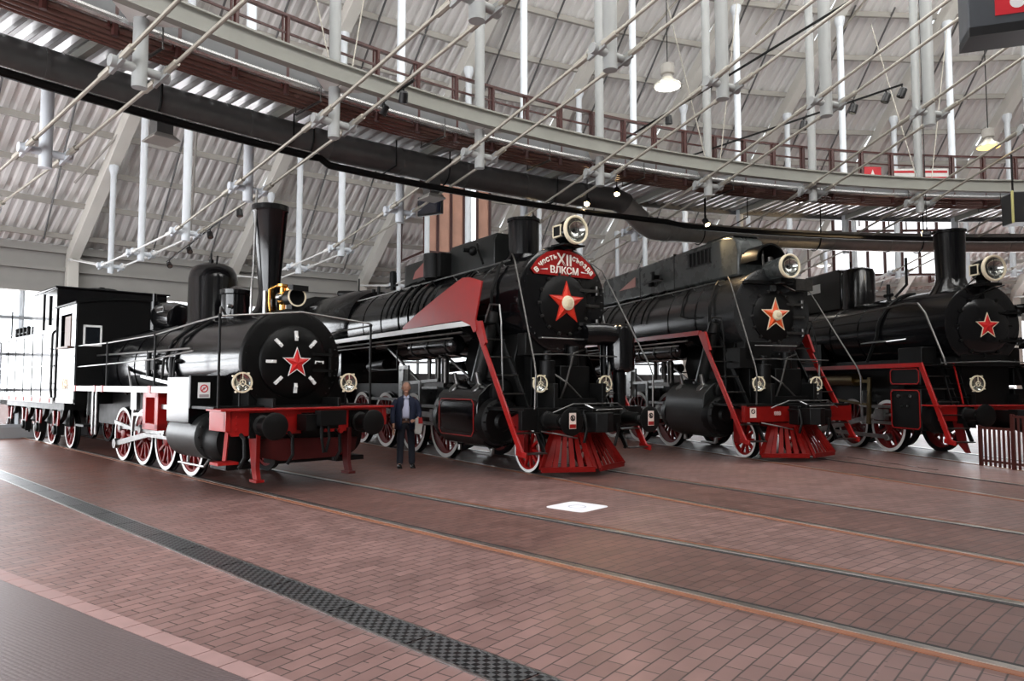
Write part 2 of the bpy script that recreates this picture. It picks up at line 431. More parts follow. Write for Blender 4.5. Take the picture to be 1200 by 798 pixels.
# inner and end walls, behind and beside the camera
DW = mat('dark_inner_wall', (.10,.095,.09), .7)
m = M(); sweep(m, [(RI-.3,0),(RI,0),(RI,11),(RI-.3,11)], 61, 171.2, 34); sweep(m, [(RI-.3,19.5),(RI,19.5),(RI,zroof(RI)+.3),(RI-.3,zroof(RI)+.3)], 61, 171.2, 34)
struct(m.build('wall_front', DW), 'dark inner wall round the turntable side')
for nm, th in (('wall_right', 61), ('wall_left', 171.2)):
    m = M(); a = math.radians(th); n = Vector((-math.sin(a), math.cos(a), 0))*(.15 if th > 100 else -.15)
    def quad(Ra, Rb_, za0, zb0, za1, zb1):
        P = [pol(th, Ra, za0), pol(th, Rb_, zb0), pol(th, Rb_, zb1), pol(th, Ra, za1)]
        m.add([p for p in P]+[p+n for p in P], [(0,1,2,3),(7,6,5,4),(0,4,5,1),(1,5,6,2),(2,6,7,3),(3,7,4,0)])
    if nm == 'wall_right': quad(RI-.3, RE+.6, 0, 0, zroof(RI)+.5, zroof(RE)+.3)
    else:
        quad(RI-.3, RE+.6, 0, 0, .5, .5); quad(RI-.3, 17, .5, .5, zroof(RI)+.5, zroof(17)+.5); quad(39.5, RE+.6, .5, .5, zroof(39.5)+.3, zroof(RE)+.3)
        quad(17, 39.5, 7.2, 7.2, zroof(17)+.5, zroof(39.5)+.3)
        fr = M()
        for i in range(11): R = 17+22.5*i/10; fr.beam(pol(th, R, .5), pol(th, R, 7.2), .12, .12)
        for z in (.6, 2.6, 4.9, 7.1): fr.beam(pol(th, 17, z), pol(th, 39.5, z), .1, .1)
        fo = struct(fr.build('window_61', MULL, flat=True), 'tall glazing added to the unseen end wall for side light')  # end glazing is added, out of view, to let in side light
        pn = M(); pn.beam(pol(th+.1, 17, 3.85), pol(th+.1, 39.5, 3.85), .02, 6.7); pn.build('pane', PANE, fo, flat=True)
    struct(m.build(nm, DW, flat=True), 'plain grey end wall of the hall')
# unseen clerestory windows added above the inner wall to brighten the roof
for i, (t0, t1) in enumerate(bays()):
    fr = M()
    for j in range(4):
        t = t0+(t1-t0)*j/3; fr.beam(pol(t, RI-.15, 11), pol(t, RI-.15, 19.5), .1, .14)
    for z in (11.1, 13.9, 16.7, 19.4): fr.beam(pol(t0, RI-.15, z), pol(t1, RI-.15, z), .1, .12)
    fo = struct(fr.build('window_%d' % (i+41), MULL, flat=True))
    pn = M(); pn.beam(pol(t0, RI-.2, 15.25), pol(t1, RI-.2, 15.25), .02, 8.4); pn.build('pane', PANE, fo, flat=True)
# skylights
ks = sorted(TT, key=lambda k: TT[k])
for i, (t0, t1) in enumerate(bays()):
    fr = M(); pn = M()
    for R in (SK0, SK0+1.75, SK0+3.5, SK1):
        fr.beam(pol(t0, R, zroof(R)), pol(t1, R, zroof(R)), .12, .16)
    for j in range(4):
        t = t0+(t1-t0)*j/3
        fr.beam(pol(t, SK0, zroof(SK0)), pol(t, SK1, zroof(SK1)), .08, .14)
    fo = struct(fr.build('window_%d' % (i+21), WHT, flat=True))
    q = [pol(t0, SK0, zroof(SK0)+.1), pol(t1, SK0, zroof(SK0)+.1), pol(t1, SK1, zroof(SK1)+.1), pol(t0, SK1, zroof(SK1)+.1)]
    pn.add(q+[v+Vector((0,0,.02)) for v in q], [(0,1,2,3),(7,6,5,4),(0,4,5,1),(1,5,6,2),(2,6,7,3),(3,7,4,0)])
    pn.build('pane', PANE, fo, flat=True)
# ------------------------------------------------------------------ roof trusses
RR = [17.3, 21.0, 24.7, 28.05, 31.4, 34.6, 37.3]
DZ = [1.5, .70, 0, -.5, -.83, -.92, -.95]
Z1 = {0:5.86, 1:5.97, 2:6.07, 3:6.19, 4:6.32, 5:6.45, 6:6.31, 7:6.4, 8:6.4, 9:6.4, 10:6.4, -1:5.86, -2:5.86}
TLAB = {-1:'roof truss past the left edge whose rods pass overhead at top left', 0:'roof truss nearest on the left, struts over the top left corner',
 1:'roof truss whose chain of struts ends above the tall cab tender', 2:'roof truss whose struts hang between conical chimney and balcony middle',
 3:'roof truss crossing the balcony above the round red sign plate', 4:'roof truss crossing the balcony above the long grey engine casing',
 5:'roof truss crossing the balcony above the engine with yellow glowing star', 6:'roof truss crossing the balcony near the far right chimney',
 7:'roof truss whose rods run past the right edge below the hanging red sign', 8:'distant roof truss at the far right behind the plain chimney', 9:'furthest roof truss at the right end of the hall'}
def local_truss(k):
    th = TT[k]; a = math.radians(th); z1 = Z1[k]
    t = thing('roof_truss', TLAB[k], 'roof truss', (C.x, C.y, 0), a, 'radial roof trusses')
    def zu(R): return zrib(R)
    # rafter (local x = radius)
    m = M(); R0 = RI+.2
    m.add([(R0,-.17,zu(R0)),(RE+.3,-.17,zu(RE+.3)),(RE+.3,-.17,zu(RE+.3)+.5),(R0,-.17,zu(R0)+.5),
           (R0,.17,zu(R0)),(RE+.3,.17,zu(RE+.3)),(RE+.3,.17,zu(RE+.3)+.5),(R0,.17,zu(R0)+.5)],
          [(0,1,2,3),(7,6,5,4),(0,4,5,1),(1,5,6,2),(2,6,7,3),(3,7,4,0)])
    m.build('rafter', TRUSS, t, bevel=.02)
    m = M(); m.box(RE+.0, RE+.36, -.17, .17, 0, zu(RE)+.1); m.build('column', TRUSS, t, bevel=.02)
    nodes = []
    for i, (R, dz) in enumerate(zip(RR, DZ)):
        zb = z1+dz
        rr = (.11,.115,.10,.10,.095,.09,.08)[i]
        s = M(); s.cyl((R,0,zb), (R,0,zu(R)+.05), rr, n=16); s.lathe([(0,rr*1.6),(.12,rr*1.6),(.3,rr)], (R,0,zu(R)+.02), (0,0,-1), 16)
        st = s.build('strut', COLG if i < 3 else COLW, t)  # inner struts shaded grey, outer ones lit white: window light put into colour
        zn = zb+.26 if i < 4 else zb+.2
        hw = .30 if i < 4 else .26
        x = M(); x.cyl((R,-hw,zn),(R,hw,zn), .065, n=12)
        for sd in (-1,1):
            x.lathe([(0,.085),(.1,.085)], (R,sd*(hw+.0),zn), (0,sd,0), 12)
            x.beam((R-.2,sd*hw,zn+.04),(R+.2,sd*hw,zn-.05), .05, .14)
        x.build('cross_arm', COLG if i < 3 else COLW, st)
        nodes.append((R, zn, hw))
    nodes = [(14.0, nodes[0][1]+.95, .3)]+nodes+[(RE+.1, zu(RE)+.05, .12)]
    for sd in (-1,1):
        for j, ((Ra,za,ha),(Rb,zb2,hb)) in enumerate(zip(nodes, nodes[1:])):
            r = M(); r.cyl((Ra,sd*ha,za),(Rb,sd*hb,zb2), .029 if j < 4 else .025, n=8)
            # threaded sleeve near the node
            v = Vector((Rb-Ra,sd*(hb-ha),zb2-za)).normalized(); p = Vector((Ra,sd*ha,za))
            r.cyl(p+v*.18, p+v*.5, .05, n=8)
            e = Vector((Rb,sd*hb,zb2)); r.cyl(e-v*.45, e-v*.15, .05, n=8)
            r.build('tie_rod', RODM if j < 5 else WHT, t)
    return t
for k in (-1,0,1,2,3,4,5,6,7,8,9): local_truss(k)

# slim bracing bars under the sheets, seen between the trusses
for (t0,R0,t1,R1,lab) in ((135.5,38.5,132.0,31.5,'thin dark brace bar under the roof sheets beside the leftmost rafter'),
                          (129.8,40,132.4,34,'thin dark brace bar under the roof sheets above the steam dome'),
                          (110,30,104.5,23.5,'thin pale brace bar behind the lit pendant lamp'),
                          (102.5,29,97.5,22.5,'thin brace bar crossing behind the black spotlight track'),
                          (97,29,93.5,23,'thin brace bar over the right part of the balcony')):
    p = pol(t0,R0,zroof(R0)-.35); q = pol(t1,R1,zroof(R1)-.35)
    tag(M().cyl(p,q,.035,n=8).build('brace_bar', PURL if R0>35 else RODM), lab, 'brace bar')

# ------------------------------------------------------------------ balcony
B0, B1 = 78, 158
bal = thing('balcony', 'curved steel balcony with brown railing running round the hall', 'balcony', (0,0,0))
m = M(); # olive edge beam, I section
Rb = 24.42
sweep(m, [(Rb-.08,6.84),(Rb+.08,6.84),(Rb+.08,6.87),(Rb+.012,6.87),(Rb+.012,7.13),(Rb+.08,7.13),(Rb+.08,7.16),(Rb-.08,7.16),(Rb-.08,7.13),(Rb-.012,7.13),(Rb-.012,6.87),(Rb-.08,6.87)], B0, B1, 90)
m.build('edge_beam', IBEAM, bal, ang=30)
m = M() # corrugated deck, profile repeats round the ring
n = 560
prof = []
for i in range(n+1):
    t = B0+(B1-B0)*i/n; z = 6.99 if (i//2) % 2 == 0 else 7.06
    prof.append((t, z))
vs = []; fs = []
for i, (t, z) in enumerate(prof):
    for R in (25.0, 28.2): vs.append(pol(t, R, z))
    for R in (25.0, 28.2): vs.append(pol(t, R, 7.12))
for i in range(n):
    a = i*4; b2 = a+4
    fs += [(a,a+1,b2+1,b2),(a+2,b2+2,b2+3,a+3),(a,b2,b2+2,a+2),(a+1,a+3,b2+3,b2+1)]
m.add(vs, fs); m.build('deck', DECKM, bal, flat=True)
m = M(); sweep(m, [(24.98,6.86),(25.03,6.86),(25.03,7.12),(24.98,7.12)], B0, B1, 90); sweep(m, [(28.15,6.9),(28.22,6.9),(28.22,7.16),(28.15,7.16)], B0, B1, 90)
m.build('deck_edge', mat('deck_edge_grey', (.16,.165,.17), .5), bal)
m = M(); sweep(m, [(24.98,7.95),(25.06,7.95),(25.06,8.0),(24.98,8.0)], B0, B1, 100); m.build('handrail', BRN, bal)
m = M(); sweep(m, [(25.0,7.66),(25.035,7.66),(25.035,7.695),(25.0,7.695)], B0, B1, 100); m.build('mid_rail', BRN, bal)
m = M(); sweep(m, [(28.1,7.95),(28.15,7.95),(28.15,8.0),(28.1,8.0)], B0, B1, 100); sweep(m, [(28.1,7.6),(28.14,7.6),(28.14,7.64),(28.1,7.64)], B0, B1, 100); 
m.build('rear_rail', BRN, bal)
t = B0+.4; i = 0
while t < B1-1:
    p = M()
    for dt in (0, .20):
        q = pol(t+dt, 25.02); a = math.radians(t)
        p.cyl((q.x,q.y,6.62 if dt == 0 else 6.72),(q.x,q.y,7.96), .05 if dt == 0 else .022, n=6)
    p.build('railing_post', BRN, bal)
    t += 2.06
for k in range(-1, 9):   # cross bearers at each truss
    a = math.radians(TT[k])
    m = M(); p = pol(TT[k], 24.45, 6.93); q = pol(TT[k], 28.1, 6.93); m.beam(p, q, .10, .14)
    m.build('bearer', IBEAM, bal)
    m = M(); 
    for sd in (-1,1):
        q = pol(TT[k]+sd*.35, 24.47, 6.95); m.add([pol(TT[k]+sd*.05,24.5,6.86),pol(TT[k]+sd*1.1,24.5,6.86),pol(TT[k]+sd*.05,24.95,6.86),
            pol(TT[k]+sd*.05,24.5,6.84),pol(TT[k]+sd*1.1,24.5,6.84),pol(TT[k]+sd*.05,24.95,6.84)], [(0,1,2),(5,4,3),(0,3,4,1),(1,4,5,2),(2,5,3,0)])
    m.build('gusset', WHT, bal)
# balcony hanger rods in a V above the beam
for k in (1,4,6):
    for sd in (-1,1):
        p = pol(TT[k]+sd*.5, 24.5, 7.16); q = pol(TT[k]+sd*2.6, 24.9, 11.5)
        tag(M().cyl(p,q,.012,n=6).build('hanger_rod', RODM), ('left' if sd>0 else 'right')+' slanting thin rod rising from the balcony beam, '+{1:'truss above the conical chimney',4:'truss above the grey casing',6:'truss by the far right chimney'}[k], 'hanger rod', 'balcony hanger rods')

# pipes under the deck
pl = [('bright silver lagged pipe running under the front edge of the balcony', PIPES, 24.95, 6.83, .065),
      ('brown pipe just behind the silver pipe under the balcony', PIPEB, 25.07, 6.75, .045),
      ('thicker brown pipe second behind the silver pipe under the balcony', PIPEB, 25.17, 6.72, .045),
      ('brown pipe in the middle of the bundle under the balcony', PIPEB, 25.29, 6.71, .05),
      ('brown pipe fourth in the bundle under the balcony', PIPEB, 25.41, 6.70, .045),
      ('hindmost brown pipe of the bundle under the balcony', PIPEB, 25.52, 6.70, .04)]
for lab, mt, R, z, r in pl:
    tag(sweep_pipe(M(), R, z, r, B0+4 if mt is PIPES else B0, B1, 90, 10).build('service_pipe', mt), lab, 'pipe', 'pipes under the balcony')
for i in range(12):
    th = 86+i*6.1
    m = M(); m.beam(pol(th,24.85,6.62), pol(th,25.75,6.62), .04, .03)
    for R in (24.86, 25.74): m.cyl(pol(th,R,6.62), pol(th,R,6.97), .012, n=6)
    tag(m.build('pipe_bracket', DSTEEL), 'thin steel bracket carrying the pipe bundle under the balcony', 'bracket', 'brackets under the pipe bundle')

# air duct
def duct_path():
    P = []
    t = 156.0
    while t > 115.9: P.append(pol(t, 26.9, 6.58+.05*min(1, (150-t)/20))); t -= 1.2
    P += [pol(115.3, 26.9, 6.63), pol(114.7, 26.95, 6.56), pol(113.0, 27.15, 6.12), pol(112.3, 27.25, 6.03), pol(111.2, 27.45, 6.05)]
    t = 109.8
    while t > 79: P.append(pol(t, 27.6, 6.10)); t -= 1.3
    return P
def pipe_along(m, P, r, n=20):
    vs = []; fs = []
    for i, p in enumerate(P):
        d = (P[min(i+1,len(P)-1)]-P[max(i-1,0)]).normalized(); u = d.cross(Vector((0,0,1))).normalized(); w = u.cross(d)
        for j in range(n):
            a = 2*PI*j/n; vs.append(p+(u*math.cos(a)+w*math.sin(a))*r)
    for i in range(len(P)-1):
        for j in range(n): fs.append((i*n+j, i*n+(j+1)%n, (i+1)*n+(j+1)%n, (i+1)*n+j))
    fs.append(tuple(range(n))); fs.append(tuple((len(P)-1)*n+j for j in reversed(range(n))))
    return m.add(vs, fs)
DP = duct_path()
k1 = 33
t = thing('air_duct', 'big round sheet metal air duct curving under the balcony with a kink', 'air duct', (0,0,0))
dm_ = M(); pipe_along(dm_, DP[:k1+3], .30); dm_.build('duct_tube', DUCT, t); pipe_along(M(), DP[k1+2:], .29).build('duct_tube', DUCT2, t)
for i in range(2, len(DP)-1, 3):
    d = (DP[i+1]-DP[i]).normalized()
    M().cyl(DP[i]-d*.03, DP[i]+d*.03, .31, n=20).build('duct_collar', DUCT if i < k1+3 else DUCT2, t)
m = M()
for th in (149.5,136,121.5,103,90):
    p = pol(th, 27.9, 5.9); 
# duct hangers
for i, th in enumerate((146, 139.2, 133.0, 126, 119.5, 108.6, 100.5, 93.5)):
    z = 6.6 if th > 116 else 6.1; Rq = 26.9 if th > 116 else 27.6
    m = M(); a = [pol(th, Rq+.32*math.cos(x), z+.32*math.sin(x)) for x in [PI+PI*j/10 for j in range(11)]]
    m.tube([pol(th,Rq-.32,z+1.0 if th<116 else 7.0)]+a+[pol(th,Rq+.32,z+.2)], .018, 6)
    tag(m.build('duct_hanger', SAT), ('dark U shaped hanger strap under the %s run of the big air duct' % ('left high' if th > 116 else 'right low')), 'hanger', 'duct hangers on the %s run' % ('left high' if th > 116 else 'right low'))
# vent boxes below the duct
for th, lab in ((138.9,'square air outlet box under the duct at top left'), (126.6,'square air outlet box under the duct left of the hanging monitor')):
    a = math.radians(th); t = thing('air_outlet', lab, 'air outlet', pol(th, 26.9, 5.95), a); t.scale = (.7,.7,.7)
    M().box(-.22,.22,-.2,.2,.1,.62).build('outlet_neck', DUCT, t, bevel=.01)
    m = M(); m.add([(-.22,-.2,.12),(.22,-.2,.12),(.22,.2,.12),(-.22,.2,.12),(-.36,-.32,-.02),(.36,-.32,-.02),(.36,.32,-.02),(-.36,.32,-.02)],
        [(0,1,5,4),(1,2,6,5),(2,3,7,6),(3,0,4,7),(0,3,2,1)]); m.box(-.36,.36,-.32,.32,-.05,-.02); m.build('outlet_hood', PURL, t, bevel=.008)
# black conduit that follows the duct and dips
P = [pol(150, 26.3, 6.16)]
t_ = 149
while t_ > 133: P.append(pol(t_, 26.3, 6.11)); t_ -= 1.2
P += [pol(133.0, 26.3, 6.12), pol(132.6, 26.3, 6.02)]
t_ = 131
while t_ > 79: P.append(pol(t_, 26.3, 6.02 if t_ > 112 else 5.95)); t_ -= 1.4
tag(pipe_along(M(), P, .07, 10).build('conduit', SAT), 'slim black conduit running below the big air duct, with a small step down', 'conduit')
m = M(); sweep(m, [(26.33,6.20),(26.43,6.20),(26.43,6.22),(26.33,6.22)], 133, 152, 30)  # added pale strip imitates the bright highlight line below the duct
tag(m.build('highlight_strip', PIPES), 'thin bright strip imitating the highlight under the duct at top left', 'metal strip')
# bent black drop rods
for th, lab in ((133.9,'bent thin black rod hanging below the duct above the conical chimney'),(128.9,'bent thin black rod hanging below the duct left of the monitor'),(106.6,'bent thin black rod above the grey casing engine')):
    q = pol(th, 26.6, 6.98); 
    m = M().tube([q, q+Vector((0,0,-.55)), q+Vector((-.45,.1,-.8))], .016, 6); tag(m.build('drop_rod', SAT), lab, 'rod')

# ------------------------------------------------------------------ glazed lantern towers behind the balcony
FROST = mat('copper_panel', (.55,.30,.22), .45, .1, var=.3, vscale=1.5)
def tower(lab, th0, th1, R, z0, z1, n, nz, filled):
    t = thing('glazed_bay', lab, 'glazed bay', (0,0,0))
    m = M()
    for i in range(n+1):
        th = th0+(th1-th0)*i/n; w = .10
        m.beam(pol(th,R,z0), pol(th,R,z1), w, w)
    for j in range(nz+1):
        z = z0+(z1-z0)*j/nz; m.beam(pol(th0,R,z), pol(th1,R,z), .08, .10)
        m.beam(pol(th0,R,z), pol(th0,R+2.5,z), .08, .10); m.beam(pol(th1,R,z), pol(th1,R+2.5,z), .08, .10)
    for th in (th0, th1): m.beam(pol(th,R+2.5,z0), pol(th,R+2.5,z1), .1, .1)
    m.build('frame', BRN, t, flat=True)
    for i in range(n):
        for j in range(nz):
            a = th0+(th1-th0)*(i+.04)/n; b2 = th0+(th1-th0)*(i+.96)/n
            za = z0+(z1-z0)*j/nz+.04; zb = z0+(z1-z0)*(j+1)/nz-.04
            zc = (za+zb)/2
            M().beam(pol(a,R+.04,zc), pol(b2,R+.04,zc), .02, zb-za).build('panel', FROST if (i,j) in filled or filled == 'all' else LITW, t, flat=True)
    return t
LITW = mat('lit_daylight_window', (.9,.92,.95), .4, emit=(.95,.97,1), estr=1.6)
tower('red framed bay with copper toned panels behind the balcony, above the red fairing', 118.8, 114.6, 36.2, 6.6, 9.3, 5, 1, [(0,0),(1,0),(2,0),(4,0)])
tower('bright glazed bay with brown bars seen through the railing above the red sign plate', 113.0, 109.6, 36.2, 11.0, 12.7, 3, 1, [])
tower('bright glazed bay with brown bars behind the right half of the low duct', 90.6, 82.6, 36.2, 6.4, 10.2, 7, 2, [])
# banners beyond the railing at right
t = thing('banner_board', 'red white and blue striped display board beyond the balcony railing at right', 'display board', pol(89.6, 30.6, 8.45), math.radians(89.6+90)); t.scale = (.62,.62,.62)
M().box(-1.6,1.6,.0,.05,.0,1.45).build('board', WHT, t)
m = M()
for z in (.15,.5,.85,1.2): m.box(-1.55,1.55,.05,.06,z,z+.13)
m.build('red_stripes', NICK, t)
M().box(-1.0,-.3,.055,.07,.3,.55).build('blue_patch', mat('navy_patch', (.03,.04,.14), .5), t)
t2 = thing('banner_board', 'small red and white pennant board left of the striped display board', 'display board', pol(93.2, 30.2, 8.5), math.radians(92.2+90)); t2.scale = (.6,.6,.6)
M().box(-.5,.5,.0,.05,.0,1.3).build('board', NICK, t2)
m = M(); m.prism([(-.3,.2),(.35,.2),(.0,1.15)], 'y', .05, .06); m.build('white_wedge', WHT, t2)

for tb in (t, t2):
    m = M(); m.box(-.9,-.84,.0,.05,-2.2,.0); m.box(.84,.9,.0,.05,-2.2,.0); m.build('support_post', BRN, tb)
# ------------------------------------------------------------------ luminaires
def pendant(lab, loc, on, sc=1.0, top=None):
    t = thing('pendant_lamp', lab, 'pendant lamp', loc, 0, 'hanging bell lamps')
    s = sc
    M().lathe([(0,.26*s),(.04*s,.25*s),(.13*s,.12*s),(.17*s,.10*s)], (0,0,0), n=24).build('reflector', mat_shade, t)
    M().lathe([(-.006,.0),(-.006,.235*s),(.012,.235*s)], (0,0,0), n=24).build('lens', on, t)
    M().lathe([(.17*s,.10*s),(.22*s,.09*s),(.24*s,.13*s),(.42*s,.13*s),(.44*s,.09*s)], (0,0,0), n=20).build('gear_housing', PURL, t)
    M().cyl((0,0,.44*s),(0,0,top),.012,n=6).build('cable', SAT, t)
    return t
mat_shade = mat('lamp_shade_clear', (.75,.72,.62), .25, .3)
for lab, loc, on in (('lit white bell pendant lamp high in the centre of the roof', (3.67,16.61,8.75), LAMPW),
                 ('yellow bell pendant lamp under the roof at the right', (11.24,16.69,7.32), LAMPY),
                 ('small lit pendant lamp beside the strut right of the big white lamp', (8.42,29.22,15.2), LAMPW),
                 ('small lit pendant lamp behind the spotlight track', (14.46,33.15,16.3), LAMPW),
                 ('small lit pendant lamp between two struts left of the red sign', (19.37,33.17,15.9), LAMPW),
                 ('small lit pendant lamp left of the yellow one', (19.75,31.4,12.4), LAMPW)):
    R = math.hypot(loc[0]-C.x, loc[1]-C.y); zt = zroof(R)
    if loc[2]+.6 > zt: loc = (loc[0], loc[1], zt-.9)
    pendant(lab, loc, on, 1.0 if R < 24 else 1.25, zt-loc[2])
def spot(lab, p, aim, on=False, grp=None, drop=.12):
    """small black track spotlight hanging below p"""
    p = Vector(p); t = thing('spotlight', lab, 'spotlight', p, 0, grp)
    d = (Vector(aim)-p).normalized(); c = Vector((0,0,-drop))
    M().cyl((0,0,0),c,.018,n=8).build('bracket', SAT, t)
    M().lathe([(-.10,.05),(-.08,.075),(.10,.085),(.105,.07)], c+Vector((0,0,-.05)), d, 14).build('housing', PLAST, t)
    M().lathe([(.106,.0),(.106,.068),(.108,.068)], c+Vector((0,0,-.05)), d, 14).build('lens', LAMPS if on else GLASS, t)
    if on:
        l = bpy.data.lights.new('spot_light', 'SPOT'); l.energy = on; l.spot_size = math.radians(55); l.spot_blend = .6; l.color = (1,.70,.38); l.shadow_soft_size = .06
        lo = bpy.data.objects.new('spot_light', l); COL.objects.link(lo); lo.location = p+c+Vector((0,0,-.05))+d*.13
        lo.rotation_euler = d.to_track_quat('-Z','Y').to_euler()
    return t
def track(lab, p, q):
    return tag(M().beam(p, q, .035, .035).build('spotlight_track', SAT), lab, 'spotlight track')
track('long black spotlight track with four heads, crossing the right of the roof', (1.04,20.72,6.98), (8.25,14.85,8.06))
def lerp(p, q, f): return tuple(a+(b2-a)*f for a, b2 in zip(p, q))
A1, A2 = (1.04,20.72,6.98), (8.25,14.85,8.06)
for f, lab in ((.78,'leftmost of the four black heads on the long spotlight track'),(.895,'second black head on the long spotlight track'),(.965,'third black head on the long spotlight track'),(.998,'end head of the long spotlight track')):
    spot(lab, lerp(A1,A2,f), (5,16,0), grp='black track heads')
track('black spotlight track running beside the tie rods above the balcony middle', (1.73,18.69,7.43), (6.14,12.61,8.67))
spot('single black head on the track beside the tie rods above the balcony middle', lerp((1.73,18.69,7.43),(6.14,12.61,8.67),.42), (4,17,0))
track('short black spotlight track hung below a tie rod left of centre', (-3.21,14.21,7.01), (-1.7,12.21,7.01))
spot('lower black head of the short track left of centre', lerp((-3.21,14.21,7.01),(-1.7,12.21,7.01),.55), (-6,14,0))
spot('upper black head of the short track left of centre', lerp((-3.21,14.21,7.01),(-1.7,12.21,7.01),.85), (-3,16,1))
S1, S2 = (-11.51,23.8,5.8), (-6.86,18.25,6.4)
track('thin pale spotlight track over the steam dome of the left engine', S1, S2)
for f, lab in ((.05,'lowest'),(.35,'second'),(.62,'third'),(.95,'highest')):
    spot(lab+' small head on the thin track above the steam dome', lerp(S1,S2,f), (-6,17,0), grp='heads above the steam dome')
for p, lab, e, aim in (((1.88,17.76,6.46),'lit yellow spotlight left above the big headlamp', 250, (1.0,14.7,3.4)),
                  ((.56,18.77,6.25),'lit yellow spotlight over the engine with red sign plate', 120, (-.5,16.5,4)),
                  ((2.62,17.74,6.72),'white lit spotlight under the duct kink', 0, (2,14,1)),
                  ((10.94,18.79,5.87),'lit warm spotlight above the far right engine', 420, (8.6,20.6,6.4)),
                  ((5.11,18.77,6.18),'small warm spotlight above the grey casing engine', 260, (6.1,17.0,3.2))):
    spot(lab, p, aim, on=e if e else 40)
    q = Vector(p); tag(M().cyl(q, (q.x,q.y,6.99 if 25 < math.hypot(q.x-C.x,q.y-C.y) < 28.2 else zroof(math.hypot(q.x-C.x,q.y-C.y))), .010, n=6).build('hanging_wire', SAT), 'wire holding the '+lab, 'wire')
# monitor seen from below
t = thing('hanging_monitor', 'black flat monitor hung below the duct, left of the copper panels', 'monitor', (-2.02,17.6,6.15), math.radians(-28))
M().box(-.36,.36,-.05,.05,-.24,.24).build('casing', PLAST, t, bevel=.02)
M().box(-.33,.33,-.056,-.05,-.2,.2).build('screen', mat('screen_dark_blue', (.004,.006,.02), .12), t)
M().cyl((0,.0,.24),(0,.0,.6),.02,n=8).build('mount', SAT, t)
# black lamp box at the right edge
t = thing('projector_box', 'black box projector with glowing lamp at the right edge', 'projector', (11.15,15.35,5.52), math.radians(-8))
M().box(-.42,.5,-.25,.25,-.33,.33).build('casing', PLAST, t, bevel=.02)
M().box(-.46,-.42,-.27,-.22,-.35,.35).build('end_frame', mat('yellowed_frame', (.45,.42,.16), .5), t, bevel=.01)
M().lathe([(0,.0),(0,.05),(.02,.05)], (-.12,-.252,-.03), (0,-1,0), 16).build('lamp_lens', LAMPS, t)
m = M(); m.beam((-.3,0,.33),(-.3,0,1.2),.03,.03); m.beam((.3,0,.33),(.3,0,1.2),.03,.03); m.build('bracket', SAT, t)
# big hanging sign, top right
sg = thing('hanging_sign', 'dark framed hanging sign with red face in the top right corner', 'sign', (5.87,7.72,6.28), math.radians(-19))
m = M(); m.box(-.72,1.9,-.0,.42,-.60,1.5); m.build('case', mat('sign_case_grey', (.055,.06,.068), .45), sg, bevel=.01)
M().box(-.46,1.9,-.012,0,-.40,1.5).build('red_face', NICK, sg)
m = M(); m.box(-.72,1.9,-.02,.43,-.605,-.50); m.build('lower_trim', PLAST, sg)
m = M(); m.lathe([(0,.075),(.004,.075)], (-.245,-.013,-.27), (0,-1,0), 16); m.box(-.24,-.17,-.018,-.012,-.29,.35); m.box(-.1,-.02,-.018,-.012,-.20,.35); m.build('white_lettering', WHT, sg)
m = M(); m.cyl((0,.2,1.5),(0,.2,7),.015,n=6); m.cyl((1.6,.2,1.5),(1.6,.2,7),.015,n=6); m.build('cable', SAT, sg)
# brown slatted fence
fe = thing('slatted_fence', 'brown slatted barrier in front of the rightmost engine', 'fence', (10.08,15.60,0), math.radians(-79))
def slats(x0, x1, h):
    m = M(); m.beam((x0,0,h-.04),(x1,0,h-.04),.05,.05); m.beam((x0,0,.12),(x1,0,.12),.04,.05); m.build('frame_rail', BRN, fe)
    x = x0+.03
    while x < x1-.02:
        M().box(x-.025,x+.025,-.03,-.005,.02,h-.05).build('slat', BRN, fe, bevel=.003); x += .115
slats(0, .80, .85); slats(.82, 2.9, 1.12)
for x in (0,.81,2.9): M().box(x-.03,x+.03,-.03,.03,0,.86 if x < .5 else 1.13).build('post', BRN, fe)
SOOTG = mat('dull_front_black', (.002,.002,.002), .38, spec=.18, var=.4, vscale=6)
DKRED = mat('dark_red', (.05,.003,.003), .5, spec=.3, var=.5, vscale=5)  # darker red for the low front parts
BOIL3 = mat('boiler_sheen_grey', (.016,.0165,.017), .24, bump=.12, bscale=4, var=.5, vscale=2)  # grey sheen and broad highlights are put into the base colour
CASG = mat('weathered_grey_casing', (.055,.06,.058), .27, bump=.15, bscale=5, var=.5, vscale=3)
CATRED = mat('cowcatcher_red', (.17,.003,.002), .5, var=.35, vscale=4, spec=.2)
